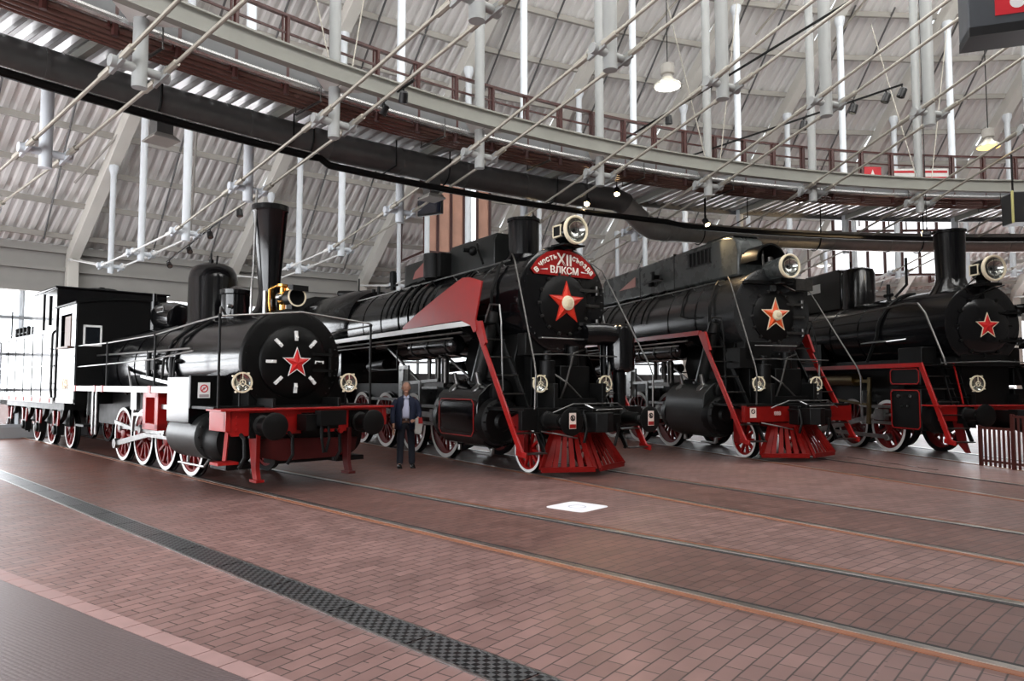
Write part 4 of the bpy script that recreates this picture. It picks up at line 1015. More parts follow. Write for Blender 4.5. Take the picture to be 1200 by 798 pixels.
# front rail across
m = k.M(); m.tube([(25.32,1.42,2.82),(25.32,0,2.98),(25.32,-1.42,2.86)],.016,8); k.b(m, 'front_handrail', STEEL)
small_lamp(k, 25.42, 1.0, 1.76, .165, 1.36); small_lamp(k, 25.42, -1.0, 1.76, .165, 1.36)
# cab
def roofpoly(hw, ze, zc, th=.04, n=14):
    top = [(-hw+2*hw*i/n, ze+(zc-ze)*(1-((i/n)*2-1)**2)) for i in range(n+1)]
    return top+[(y, z-th) for y, z in reversed(top)]
m = k.M(); m.prism(roofpoly(1.52,3.70,3.86), 'x', 33.30, 35.3); cr_ = k.b(m, 'cab_roof', SAT)
fw = [(-1.46,1.25)]+[(1.46,1.25),(1.46,3.68)]+[(1.46-2.92*i/12, 3.68+.14*(1-((i/12)*2-1)**2)) for i in range(1,12)]+[(-1.46,3.68)]
m = k.M(); m.prism(fw, 'x', 33.36, 33.42); cab = k.b(m, 'cab', SAT)
for sd in (1,-1):
    y0, y1 = sorted((sd*1.44,sd*1.48)); m = k.M()
    m.box(33.4,34.95,y0,y1,1.3,2.62); m.box(33.4,33.75,y0,y1,2.62,3.69); m.box(34.75,34.95,y0,y1,2.62,3.69); m.box(33.75,34.75,y0,y1,3.45,3.69); k.b(m, 'cab_side', BLK, cab)
    m = k.M(); m.box(33.4,34.95,*sorted((sd*1.475,sd*1.50)),1.27,1.38); k.b(m, 'cab_sill', WHT, cab)
    m = k.M(); m.box(34.0,34.5,*sorted((sd*1.42,sd*1.45)),2.65,3.4); m.box(33.75,34.75,*sorted((sd*1.47,sd*1.56)),2.60,2.65); k.b(m, 'sliding_window', mat('cab_timber',(.10,.045,.025),.5) if 'cab_timber' not in bpy.data.materials else bpy.data.materials['cab_timber'], cab)
m = k.M()
for (a,b2,c,d) in ((.93,1.33,3.10,3.15),(.93,1.33,2.64,2.69),(.93,.97,2.64,3.15),(1.29,1.33,2.64,3.15),(-1.33,-.93,3.10,3.15),(-1.33,-.93,2.64,2.69),(-.97,-.93,2.64,3.15),(-1.33,-1.29,2.64,3.15)): m.box(33.33,33.36,a,b2,c,d)
k.b(m, 'window_frame', WHT, cab)
m = k.M(); m.box(33.345,33.36,.97,1.29,2.69,3.10); m.box(33.345,33.36,-1.29,-.97,2.69,3.10); k.b(m, 'window_glass', mat('dark_glass',(.01,.012,.015),.05), cab)
me = text_mesh('084', .34, (34.2,1.483,1.62), (-1,0,0), (0,0,1), GOLD, 'n', None, k); join_mesh('number_lettering', [me], mat('number_gilt',(.75,.55,.35),.4), cab)

# ---- its tender
S0 = 35.35
r = engine_root('tender', 'glossy black tender with tall bunker box and white edged sill behind the small engine', 'tender', 0, S0); k = K(r, S0)
m = k.M(); m.box(35.4,45.5,-1.2,1.2,1.05,1.32); k.b(m, 'underframe', SAT)
m = k.M(); m.box(35.4,45.5,-1.45,1.45,1.30,1.36); k.b(m, 'deck', SAT)
m = k.M(); m.box(35.4,45.5,1.45,1.48,1.24,1.38); m.box(35.4,45.5,-1.48,-1.45,1.24,1.38); sl = k.b(m, 'sill_edge', WHT)
m = k.M(); 
for i in range(10): m.box(35.6+i*.98,35.75+i*.98,1.47,1.50,1.25,1.37)
k.b(m, 'red_rivet_blocks', RED, sl)
m = k.M(); m.box(35.55,45.3,-1.40,1.40,1.36,3.12); k.b(m, 'tank', BLK, bevel=.03)
m = k.M()
for i in range(9):
    s = 35.9+i*1.1; m.box(s,s+.025,1.395,1.412,1.4,3.1); m.box(s,s+.025,-1.412,-1.395,1.4,3.1)
m.box(35.6,45.3,1.39,1.43,2.2,2.23); m.box(35.55,45.3,1.38,1.44,3.08,3.14); k.b(m, 'tank_ribs', BLK)
m = k.M(); m.box(35.7,38.45,-1.38,1.38,3.12,4.26); m.box(35.62,38.52,-1.44,1.44,4.26,4.31); bk = k.b(m, 'bunker_box', BLK, bevel=.015)
m = k.M(); m.lathe([(0,.33),(.1,.33),(.1,.38),(.14,.38),(.16,.1),(.2,.06),(.2,0)], (36.9,0,4.31), (0,0,1), 28); m.box(36.4,36.6,.5,.7,4.31,4.37); k.b(m, 'hatch', SAT, bk)
m = k.M(); m.box(37.0,37.04,1.38,1.41,3.2,4.2); m.box(36.3,36.33,1.38,1.42,3.3,4.1); k.b(m, 'seam', SAT, bk)
m = k.M()
for i in range(4): s = 38.6+i*.5; m.cyl((s,1.42,3.14),(s,1.42,3.34),.05,n=10); m.ball((s,1.42,3.36),.06,8)
m.tube([(38.5,1.42,3.24),(41.5,1.42,3.24)],.02,6); m.cyl((41,1.4,3.1),(41,1.4,4.0),.02,n=6); k.b(m, 'lamp_bracket', SAT)
m = k.M(); m.tube([(35.5,1.47,1.4),(35.47,1.5,1.6),(35.47,1.5,3.0),(35.5,1.45,3.1)],.03,8); m.tube([(35.2,1.40,1.35),(35.2,1.46,1.5),(35.2,1.46,3.2)],.03,8); k.b(m, 'grab_rail', SAT)
for z in (1.75,2.2,2.65): 
    m = k.M(); m.tube([(35.75,1.42,z),(35.75,1.5,z),(36.05,1.5,z),(36.05,1.42,z)],.012,6); k.b(m, 'foot_loop', STEEL)
for sd in (1,-1):
    for s in (36.4,38.35,40.1,42.2,44.0): wheel(k, s, sd*.80, .50, sign=sd, spokes=9)
    for s in (36.4,38.35,40.1,42.2):
        m = k.M(); y0, y1 = sorted((sd*.98,sd*1.16)); m.box(s-.18,s+.18,y0,y1,.36,.66); m.lathe([(0,.13),(.05,.12),(.07,.05)], (s,sd*1.16,.5), (0,sd,0), 16); ab = k.b(m, 'axle_box', SAT, bevel=.01)
        m = k.M(); m.prism([(s-.62,1.05),(s-.5,.98),(s,.72),(s+.5,.98),(s+.62,1.05),(s+.5,.86),(s,.64),(s-.5,.86)], 'y', *sorted((sd*1.0,sd*1.12))); k.b(m, 'leaf_spring', SAT, ab)
        m = k.M(); m.beam((s-.25,sd*1.14,1.0),(s-.2,sd*1.14,.62),.04,.10); m.beam((s+.25,sd*1.14,1.0),(s+.2,sd*1.14,.62),.04,.10); k.b(m, 'horn_guide', RED2, ab)
    m = k.M(); m.box(35.9,38.9,*sorted((sd*.86,sd*.94)),.6,1.05); m.box(39.6,42.8,*sorted((sd*.86,sd*.94)),.6,1.05); k.b(m, 'bogie_frame', SAT)

# ================================================================== engines 2 and 3: big ones
def big_engine(k, S, kind):
    """shared heavy engine; S = smokebox front"""
    ZB = 3.45; RB = 1.08
    # frames and underparts
    m = k.M(); 
    for y in (.6,-.6): m.box(23.5,41.0,y-.05,y+.05,.85,1.75)
    m.box(24.2,26.6,-.7,.7,.9,2.5); k.b(m, 'frame', SAT, bevel=.01)
    m = k.M(); m.prism([(-.75,1.5),(-.95,2.2),(-.8,2.75),(.8,2.75),(.95,2.2),(.75,1.5)], 'x', S+.4, S+2.4); k.b(m, 'smokebox_saddle', SAT, bevel=.02)
    m = k.M(); m.box(23.35,24.9,-1.45,1.45,1.22,1.28); m.box(23.6,24.0,-.5,.5,1.28,1.45); k.b(m, 'front_platform', SAT)
    beam_m = CATRED if kind == 3 else SAT
    m = k.M(); m.box(23.35,23.47,-1.5,1.5,.88,1.24); bbm = k.b(m, 'buffer_beam', beam_m, bevel=.008)
    # coupler
    m = k.M(); m.box(23.05,23.35,-.62,.30,.82,1.24); m.box(22.95,23.35,-.18,.16,.86,1.18); m.prism([(23.0,.3),(22.72,.26),(22.6,.08),(22.66,-.1),(22.78,-.02),(22.8,.08),(22.9,.02),(22.78,-.22),(23.0,-.24)], 'z', .84, 1.2); m.box(22.9,23.3,-.5,-.3,.98,1.16); m.tube([(23.3,.35,1.15),(22.9,.4,1.15),(22.8,.42,.9),(22.85,.45,.65)],.03,8); m.tube([(23.3,-.35,1.1),(22.95,-.4,1.05),(22.9,-.42,.8),(22.95,-.38,.55)],.03,8); m.box(22.9,23.2,-.2,.2,1.18,1.28)
    k.b(m, 'coupler', SAT, bevel=.012)
    m = k.M(); m.tube([(23.2,.9,1.2),(23.1,.5,1.36),(23.1,-.6,1.36),(23.2,-.95,1.2)],.012,6); m.tube([(23.15,.2,1.36),(22.9,.1,1.24),(22.85,-.5,1.26)],.014,6); k.b(m, 'release_lever', STEEL)
    m = k.M(); m.tube([(23.3,1.1,.86),(23.15,.8,.80),(23.05,.45,.72)],.014,6); k.b(m, 'brake_pipe', STEEL)
    # cowcatcher: two raked slatted wings meeting in a low prow
    cw = CATRED
    for sd in (1,-1):
        A0 = Vector((23.42, sd*1.02, .13)); A1 = Vector((23.0, sd*.06, .13)); B0 = Vector((23.62, sd*.60, .80)); B1 = Vector((23.38, sd*.05, .80))
        m = k.M(); m.beam(A0, A1, .05, .10); m.beam(B0, B1, .05, .09); m.beam(A0, B0, .10, .05, (1,0,0)); m.beam(A1, B1, .08, .05, (1,0,0))
        m.beam(B0,(24.0,sd*.55,.80),.05,.09); m.beam(A0+Vector((.02,0,.05)),(24.1,sd*.55,.85),.04,.06)
        cc = k.b(m, 'cowcatcher', cw, bevel=.004)
        nsl = 6
        for i in range(nsl):
            f = (i+.5)/nsl; a = A0.lerp(A1, f); b2 = B0.lerp(B1, f); d = (A1-A0).normalized()
            m = k.M(); w = .105 if i else .20
            wt = w*.66
            u = d
            m.add([a-u*w/2, a+u*w/2, b2+u*wt/2, b2-u*wt/2, a-u*w/2+Vector((.02,0,0)), a+u*w/2+Vector((.02,0,0)), b2+u*wt/2+Vector((.02,0,0)), b2-u*wt/2+Vector((.02,0,0))],[(0,1,2,3),(7,6,5,4),(0,4,5,1),(1,5,6,2),(2,6,7,3),(3,7,4,0)])
            k.b(m, 'cowcatcher_slat', cw, cc)
    # smokebox
    m = k.M(); m.lathe([(0,0),(0,RB-.03),(.02,RB+.02),(.10,RB+.02),(.10,RB-.01),(.26,RB-.01),(.27,RB-.04),(3.1,RB-.04)], (S,0,ZB), (1,0,0), 72)
    sb = k.b(m, 'smokebox', BOIL3 if kind == 3 else BLK)
    m = k.M(); rivets(m, S-.002, ZB, RB-.07, 40, .014); rivets(m, S+.18, ZB, RB-.005, 40, .014); k.b(m, 'rivets', BLK, sb)
    m = k.M(); m.lathe([(0,.60),(.03,.60),(.05,.57),(.09,.40),(.11,.0)], (S,0,ZB-.09), (-1,0,0), 48)
    dr = k.b(m, 'smokebox_door', SAT)
    m = k.M()
    for i in range(14): a = i*2*PI/14; m.beam((S-.02,.54*math.cos(a),ZB-.09+.54*math.sin(a)),(S-.03,.65*math.cos(a),ZB-.09+.65*math.sin(a)),.05,.04,(1,0,0)); m.lathe([(0,.022),(.05,.018)],(S-.03,.62*math.cos(a),ZB-.09+.62*math.sin(a)),(-1,0,0),8)
    k.b(m, 'door_clamps', DSTEEL, dr)
    m = k.M(); 
    for z in (.28,-.42): m.box(S-.09,S-.0,-.86,-.35,ZB-.09+z,ZB-.03+z); m.cyl((S-.05,-.84,ZB-.14+z),(S-.05,-.84,ZB+.05+z),.035,n=10)
    m.box(S-.07,S,-.9,-.55,ZB-.12,ZB-.06)
    k.b(m, 'door_hinge', DSTEEL, dr)
    m = k.M(); m.tube([(S-.0,.62,ZB-.80),(S-.09,.6,ZB-.80),(S-.09,-.6,ZB-.80),(S-.0,-.62,ZB-.80)],.016,8); k.b(m, 'front_grab_rail', STEEL)
    # boiler
    m = k.M(); m.lathe([(0,RB-.06),(6.5,RB-.03)], (S+3.1,0,ZB), (1,0,0), 64); k.b(m, 'boiler', BLK2 if kind == 2 else BOIL3)
    m = k.M(); m.lathe([(0,RB-.02),(.25,1.16),(1.3,1.25),(4.8,1.28),(5.0,1.2)], (S+9.5,0,ZB+.12), (1,0,0), 64); m.box(S+10.2,S+14.3,-1.0,1.0,1.2,3.4); k.b(m, 'firebox', BLK2)
    m = k.M(); 
    for s in (S+10.6,S+11.4,S+12.2,S+13.0): 
        for y, z in ((1.02,2.6),(1.02,2.9)): m.lathe([(0,.05),(.04,.04)], (s,y,z), (0,1,0), 8)
    k.b(m, 'washout_plug', STEEL)
    xs = (S+1.75,S+2.9,S+4.0,S+4.7,S+5.25,S+5.85,S+7.0,S+8.3) if kind == 2 else (S+1.75,S+3.1,S+5.6,S+7.6); bands(k, xs, ZB, RB-.035)
    # stove pipes round the shell
    for s in ((S+4.35,S+5.0,S+5.55,S+6.2) if kind == 2 else (S+4.2,S+5.0,S+6.6)):
        m = k.M(); P = [(s+.25*(1-math.sin(a)), (RB+.03)*math.cos(a), ZB+(RB+.03)*math.sin(a)) for a in [PI*.42-.16*i for i in range(9)]]; m.tube(P,.03,8); k.b(m, 'sand_pipe', SAT)
    m = k.M(); m.tube([(S+1.2,.68,ZB+.9),(S+1.1,.85,ZB+.75),(S+1.0,1.1,ZB+.2),(S+1.0,1.12,ZB-.35),(S+1.35,1.12,ZB-.48)],.035,8); m.tube([(S+2.6,.6,ZB+.92),(S+2.4,.95,ZB+.55),(S+2.35,1.08,ZB+.1),(S+2.0,1.10,ZB),(S+1.5,1.1,ZB-.02)],.022,8); k.b(m, 'blower_pipe', SAT)
    m = k.M(); m.tube([(S+.9,.72,ZB+.88),(S+4,.72,ZB+.86),(S+9.5,.74,ZB+.84),(S+13.5,.95,ZB+1.0)],.018,8)
    for s in range(9): m.cyl((S+1.2+s*1.1,.64,ZB+.78),(S+1.2+s*1.1,.72,ZB+.87),.014,n=6)
    k.b(m, 'boiler_handrail', STEEL)
    # deck both sides
    for sd in (1,-1):
        m = k.M(); m.box(25.0,38.2,*sorted((sd*.95,sd*1.54)),2.96,3.0); m.box(25.3,38.2,*sorted((sd*1.02,sd*1.08)),2.84,2.96)
        for i in range(9): m.prism([(sd*.95,2.6),(sd*.95,2.96),(sd*1.5,2.96),(sd*1.5,2.9)], 'x', 25.6+i*1.5, 25.64+i*1.5)
        k.b(m, 'running_deck', SAT)
        m = k.M(); m.box(25.0,38.2,*sorted((sd*1.54,sd*1.57)),2.93,3.04); k.b(m, 'deck_edge', WHT if kind == 2 else RED)
        m = k.M(); m.tube([(25.6,sd*1.5,2.82),(38,sd*1.5,2.82)],.022,8); m.tube([(26,sd*1.5,2.72),(38,sd*1.5,2.72)],.018,8); k.b(m, 'conduit', STEEL)
        tank(k, 26.15, 28.4, sd*1.27, 2.42+.18, .21)
        # cylinder with valve chest
        P = [(sd*.72,.50),(sd*1.10,.42),(sd*1.38,.52),(sd*1.56,.80),(sd*1.57,1.25),(sd*1.52,1.5),(sd*1.30,1.72),(sd*.95,1.86),(sd*.72,1.82)]
        m = k.M(); m.prism(P, 'x', 24.86, 26.6); cy = k.b(m, 'cylinder', BLK if kind == 2 else GRYBLK, bevel=.02, ang=50)
        m = k.M(); m.lathe([(0,.40),(.05,.47),(.18,.49),(.30,.49)], (24.62,sd*1.10,.98), (1,0,0), 40); m.lathe([(-.06,.15),(.0,.2),(.02,.3)], (24.62,sd*1.10,.98), (1,0,0), 24); m.lathe([(0,.2),(.04,.26),(.3,.26)], (24.7,sd*1.02,1.56), (1,0,0), 24)
        for i in range(14): a = i*2*PI/14; m.lathe([(0,.022),(.03,.018)],(24.64,sd*1.10+.43*math.cos(a),.98+.43*math.sin(a)),(-1,0,0),6)
        m.lathe([(0,.49),(.2,.47),(.25,.2),(.5,.12)], (26.6,sd*1.10,.98), (1,0,0), 32)
        k.b(m, 'cylinder_cover', SAT, cy)
        if kind == 2:
            m = k.M(); yy = sd*1.583
            c = [(25.05,.68),(26.35,.68),(26.45,.78),(26.45,1.34),(26.35,1.42),(25.05,1.42),(24.97,1.34),(24.97,.78)]
            for a, b2 in zip(c, c[1:]+c[:1]): m.beam((a[0],yy,a[1]),(b2[0],yy,b2[1]),.012,.02)
            k.b(m, 'red_lining', RED, cy)
        m = k.M()
        for s in (25.25,26.2): m.lathe([(0,.09),(.03,.06),(.26,.05),(.27,.0)], (s,sd*1.28,1.72), (0,sd*.25,1), 16); m.lathe([(0,.12),(.05,.10)],(s,sd*1.36,1.62),(0,sd*.7,.7),14)
        k.b(m, 'relief_valve', STEEL, cy)
        m = k.M(); m.tube([(24.9,sd*1.15,.45),(24.9,sd*1.2,.3),(25.5,sd*1.2,.3)],.025,8); m.lathe([(0,.05),(.12,.05)],(24.95,sd*1.15,.42),(0,0,-1),10); m.lathe([(0,.05),(.12,.05)],(26.3,sd*1.15,.42),(0,0,-1),10); k.b(m, 'drain_cock', STEEL)
        # steam pipe
        m = k.M(); m.cyl((24.98+.1,sd*1.02,3.25),(25.6,sd*1.12,1.75),.155,n=20); m.lathe([(0,.2),(.05,.2)],(25.6,sd*1.12,1.78),(.3,0,-1),18); k.b(m, 'steam_pipe', GRYBLK)
        # ladder
        m = ladder(k, (25.0,3.0), (23.32,.46), sd*1.53, sd*1.02, RED, SAT, 7)
        m = k.M(); m.tube([(S+.35,sd*1.02,4.35),(S+.1,sd*1.12,4.15),(23.05,sd*1.42,2.1),(22.98,sd*1.44,1.9),(23.0,sd*1.45,1.28)],.017,8); k.b(m, 'stay_rod', DSTEEL)
        m = k.M(); m.prism([(25.1,3.0),(24.75,3.0),(24.55,2.55),(24.62,2.5),(24.9,2.85)], 'y', *sorted((sd*1.50,sd*1.56))); k.b(m, 'ladder_gusset', RED)
        # handrail loop by ladder
        m = k.M(); m.tube([(25.0,sd*1.3,3.0),(24.8,sd*1.3,3.35),(24.4,sd*1.32,3.3),(24.3,sd*1.34,2.9),(24.15,sd*1.4,1.6)],.016,8); k.b(m, 'ladder_handrail', STEEL if kind == 2 else SAT)
        # wheels
        wheel(k, S+.14, sd*.80, .45, RED, WHT, sign=sd, spokes=10, name='leading_wheel')
        m = k.M(); m.prism([(S-.35,1.02),(S+.1,1.18),(S+.55,1.02),(S+.45,.9),(S-.25,.9)], 'y', *sorted((sd*.92,sd*1.0))); m.box(S-.0,S+.28,*sorted((sd*.88,sd*.98)),.35,.9); k.b(m, 'axle_guard', RED2)
        ws = [27.65,29.42,31.19,32.96,34.73]
        for s in ws: wheel(k, s, sd*.80, .75, weight=.8, sign=sd, crank=2.2, spokes=14)
        wheel(k, 37.2, sd*.80, .5, sign=sd, spokes=10, name='trailing_wheel')
        rods(k, ws, .75, sd*.93 if sd > 0 else -1.05, 2.2, 26.75, 1.0)
        valve_gear(k, 29.0, sd*1.28, 1.2, (31.0,1.35))
        m = k.M()
        for i, s in enumerate((26.9,27.25,27.7)): m.cyl((s,sd*1.2,1.75),(s,sd*1.2,2.25),.09-.02*i,n=12); m.ball((s,sd*1.2,2.28),.10-.02*i,10)
        m.box(26.85,28.1,sd*1.15-.12,sd*1.15+.12,1.66,1.78); k.b(m, 'lubricator', DSTEEL)
        m = k.M(); m.cyl((30.2,sd*1.2,2.25),(31.3,sd*1.2,2.2),.14,n=16); m.tube([(29.2,sd*1.35,2.6),(29.2,sd*1.35,2.1),(30.3,sd*1.35,2.1),(31.0,sd*1.35,2.15)],.02,6); k.b(m, 'air_compressor', SAT)
        m = k.M(); m.beam((28.4,sd*.8,1.5),(31.4,sd*.8,2.9),.05,.05); k.b(m, 'frame_stay', DSTEEL)
    small_lamp(k, 23.75, .82, 1.74, .165, 1.28); small_lamp(k, 23.75, -.82, 1.74, .165, 1.28)
    # smoky clutter under the smokebox front
    m = k.M(); m.box(23.9,24.6,-.55,.2,1.45,2.1); m.cyl((24.0,.45,1.3),(24.0,.45,2.2),.16,n=18); m.cyl((24.0,.45,2.2),(24.0,.45,2.4),.08,n=12); m.box(24.1,24.4,.15,.9,2.3,2.75); m.cyl((24.0,-.2,2.1),(24.0,-.2,2.5),.12,n=14); k.b(m, 'air_pump', SAT, bevel=.015)
    m = k.M(); m.tube([(23.85,.3,1.3),(23.8,.15,1.7),(23.85,-.1,2.35),(24.0,-.5,2.45)],.022,8); m.tube([(23.8,-.3,1.28),(23.75,-.9,1.5),(23.9,-1.1,2.2)],.022,8); m.tube([(23.7,-.35,1.3),(23.8,.1,1.75),(24.0,.4,2.0)],.022,8); k.b(m, 'air_pipe', DSTEEL)
    m = k.M(); m.tube([(23.75,.95,2.3),(23.72,.4,2.32),(23.72,-1.2,2.3)],.014,6); k.b(m, 'cross_rail', STEEL)
    # cab
    m = k.M(); m.prism([(-1.5,2.2),(1.5,2.2),(1.5,4.3),(1.1,4.75),(.5,4.95),(-.5,4.95),(-1.1,4.75),(-1.5,4.3)], 'x', S+14.4, S+17.0); k.b(m, 'cab', SAT, bevel=.02)
    return ZB, RB

S0 = 23.3
r2 = engine_root('steam_locomotive', 'black locomotive with pointed red side fairing and a lettered red sign above its star', 'locomotive', 1, S0); k = K(r2, S0)
ZB, RB = big_engine(k, 24.05, 2)
for y in (.95,-.95): buffer(k, y, 23.35, 1.06, .80, .25, sticker=True)
# chimney
m = k.M(); m.lathe([(-.1,.5),(.02,.42),(.12,.345),(.85,.35),(.87,.37),(.93,.37),(.93,.31),(.6,.29)], (25.5,0,4.45), (0,0,1), 36); k.b(m, 'chimney', BLK)
headlamp(k, 23.72, -.06, 4.84, .275, .5)
m = k.M(); m.box(24.08,24.4,-.35,.25,4.50,4.54); m.prism([(23.75,4.56),(24.2,4.58),(24.2,4.54),(23.75,4.53)],'y',-.33,.2); k.b(m, 'lamp_bracket', SAT)
# casing along the top
m = k.M(); 
sec = [(-.36,4.35),(-.36,5.05),(-.28,5.18),(.28,5.18),(.36,5.05),(.36,4.35)]
m.prism(sec, 'x', 26.15, 28.3); m.prism([(y*.86,4.35+(z-4.35)*.92) for y, z in sec], 'x', 28.3, 31.0); m.lathe([(0,.31),(.7,.31)], (31.0,0,4.38), (0,0,1), 28); k.b(m, 'pipe_casing', GRYBLK, bevel=.02)
m = k.M(); m.prism([(29.3,4.62),(30.5,4.62),(30.35,4.82),(29.5,5.12),(29.3,5.12)], 'y', .315, .33); k.b(m, 'red_maker_plate', mat('maker_plate',(.20,.05,.04),.5))
m = k.M(); m.box(28.2,29.1,.36,.66,4.42,5.0); m.cyl((28.65,.62,4.4),(28.65,.62,5.02),.26,n=20); k.b(m, 'turbo_generator', SAT)
m = k.M(); m.cyl((32.0,.25,4.5),(32.0,.25,5.05),.08,n=14); m.lathe([(0,.11),(.04,.11),(.3,.10),(.34,.05)],(32.0,.25,4.72),(0,0,1),14); m.beam((31.7,.25,4.62),(32.5,.25,4.62),.05,.05); m.cyl((33.2,.2,4.5),(33.2,.2,4.75),.05,n=10); m.cyl((33.6,.2,4.5),(33.6,.2,4.7),.06,n=10); k.b(m, 'whistle', SAT)
m = k.M(); m.tube([(34.6,.3,5.15),(34.6,.3,4.7),(35.2,.35,4.75)],.025,8); m.cyl((35.0,.3,4.7),(36.4,.3,4.86),.10,n=14); m.tube([(26.6,.55,4.95),(26.3,.7,4.75),(26.0,.75,4.4)],.03,8); m.ball((26.9,.5,4.85),.12,12); m.cyl((26.9,.4,4.85),(26.9,.75,4.85),.05,n=10); k.b(m, 'regulator_fittings', SAT)
# red fairing
fp = [(28.41,3.11),(27.59,3.38),(26.62,3.66),(25.73,3.89),(25.45,3.95),(25.19,3.93),(24.67,3.79),(24.80,3.40),(24.93,3.04),(24.86,2.80),(25.0,2.78),(25.12,2.93),(25.54,3.06),(28.41,3.04)]
m = k.M(); m.prism(fp, 'y', 1.535, 1.575); m.prism(fp, 'y', -1.575, -1.535); k.b(m, 'red_fairing', RED, bevel=.005)
m = k.M(); m.box(30.6,34.6,1.575,1.585,2.95,3.03); k.b(m, 'pale_deck_plate', WHT)
# elbow tank on the far side of the front
m = k.M(); P = [(24.0,-.45,2.76),(23.95,-.9,2.78),(23.9,-1.25,2.74)]
pipe_along(m, [Vector(p) for p in P], .235, 24); k.b(m, 'elbow_pipe', BLK)
m = k.M(); m.lathe([(0,.16),(.05,.29),(.12,.30),(.85,.30),(.95,.27),(1.02,.16),(1.03,0)], (23.88,-1.38,1.98), (0,0,1), 32); k.b(m, 'pump_head', BLK)
m = k.M(); m.cyl((23.95,-1.4,2.1),(23.95,-1.4,1.28),.13,n=16); m.cyl((24.3,-1.3,2.9),(24.3,-1.3,1.3),.10,n=14); k.b(m, 'pump_column', SAT)
st2 = star(k, 23.95, 0, 3.37, .42, mat('star_red_enamel',(.60,.03,.012),.3), mat('star_red_edge',(.45,.02,.01),.4), .07, disc=.15)
# sign plate and lettering
X = 24.02
P = [(.74,3.93),(.83,4.02),(.66,4.24),(.44,4.39),(.16,4.46),(-.16,4.46),(-.44,4.39),(-.66,4.24),(-.83,4.02),(-.74,3.93)]
m = k.M(); m.prism(P, 'x', X-.01, X+.01); sp = k.b(m, 'sign_plate', RED)
# letters read from in front of the engine: right = -y
L = []
def arc_text(txt, R, cz, a0, da, size, bold=.02):
    for i, ch in enumerate(txt):
        a = a0+da*i     # angle from vertical, positive to the reader's left (+y)
        y = R*math.sin(a); z = cz+R*math.cos(a)
        L.append(text_mesh(ch, size, (X-.016,y,z), (0,-math.cos(a),math.sin(a)*-1 if False else math.sin(a)), (0,math.sin(a),math.cos(a)), WHT, 'l', None, k, bold=.006))
RA = .95; cz = 3.36
arc_text('в', RA-.02, cz-.03, .80, 0, .19); arc_text('честь', RA-.02, cz, .665, -.104, .165)
arc_text('съезда', RA-.02, cz, -.25, -.108, .165)
L.append(text_mesh('ХII', .33, (X-.016,.0,4.15), (0,-1,0), (0,0,1), WHT, 'l', None, k, bold=.006))
L.append(text_mesh('ВЛКСМ', .20, (X-.016,0,3.975), (0,-1,0), (0,0,1), WHT, 'l', None, k, bold=.006))
join_mesh('sign_lettering', L, mat('letter_cream',(.82,.78,.7),.45), sp)
m = k.M(); 
for sd in (1,-1): m.prism([(sd*.43,4.03),(sd*.62,4.025),(sd*.43,4.06)], 'x', X-.02, X-.01)
k.b(m, 'sign_dashes', WHT, sp)

r3 = engine_root('steam_locomotive', 'black steam locomotive with long grey top casing, wide open headlamp and orange glowing star', 'locomotive', 2, S0); k = K(r3, S0)
big_engine(k, 24.2, 3)
# long casing on top of the boiler with rounded front end
m = k.M()
prof = [(24.95,4.45),(24.9,5.1),(25.0,5.36),(25.2,5.50),(25.5,5.54),(32.4,5.36),(32.55,5.25),(32.55,4.45)]
m.prism(prof, 'y', -.42, .42); cs = k.b(m, 'top_casing', CASG, bevel=.06)
m = k.M(); m.prism([(25.1,5.5),(25.3,5.58),(26.3,5.57),(26.4,5.52)], 'y', -.36, .36); m.box(27.9,27.93,-.43,.43,4.46,5.5); m.box(29.9,29.93,-.43,.43,4.46,5.42); k.b(m, 'casing_lid', GRYBLK, cs)
m = k.M(); m.box(26.1,27.2,.42,.425,4.97,5.36); k.b(m, 'louvre_opening', SHADEBLK, cs)  # flat black sheet, the shade behind the slats painted on
m = k.M()
for i in range(6): m.prism([(26.12+i*.185,4.98),(26.16+i*.185,4.98),(26.16+i*.185,5.35),(26.12+i*.185,5.35)], 'y', .42, .46)
m.box(26.08,27.24,.42,.455,4.95,4.98); m.box(26.08,27.24,.42,.455,5.35,5.38); k.b(m, 'louvre_slats', GRYBLK, cs)
m = k.M(); m.prism([(30.2,4.83),(31.3,4.83),(30.2,5.15)], 'y', .42, .435); k.b(m, 'triangular_plate', mat('pale_red_plate',(.45,.20,.17),.5), cs)
m = k.M(); m.cyl((28.8,.42,4.95),(28.8,.6,4.95),.07,n=12); m.tube([(28.3,.6,4.8),(28.8,.62,4.82),(29.3,.6,4.8)],.035,8); m.cyl((28.8,.6,4.8),(28.8,.6,5.1),.05,n=10); m.cyl((29.1,.5,4.7),(29.1,.5,4.82),.09,n=10); k.b(m, 'safety_valve', SAT, cs)
m = k.M(); m.cyl((32.9,.15,4.45),(32.9,.15,5.0),.07,n=12); m.beam((32.6,.15,4.55),(33.4,.15,4.55),.05,.05); m.lathe([(0,.1),(.25,.09),(.3,.04)],(32.9,.15,4.72),(0,0,1),12); k.b(m, 'whistle', SAT)
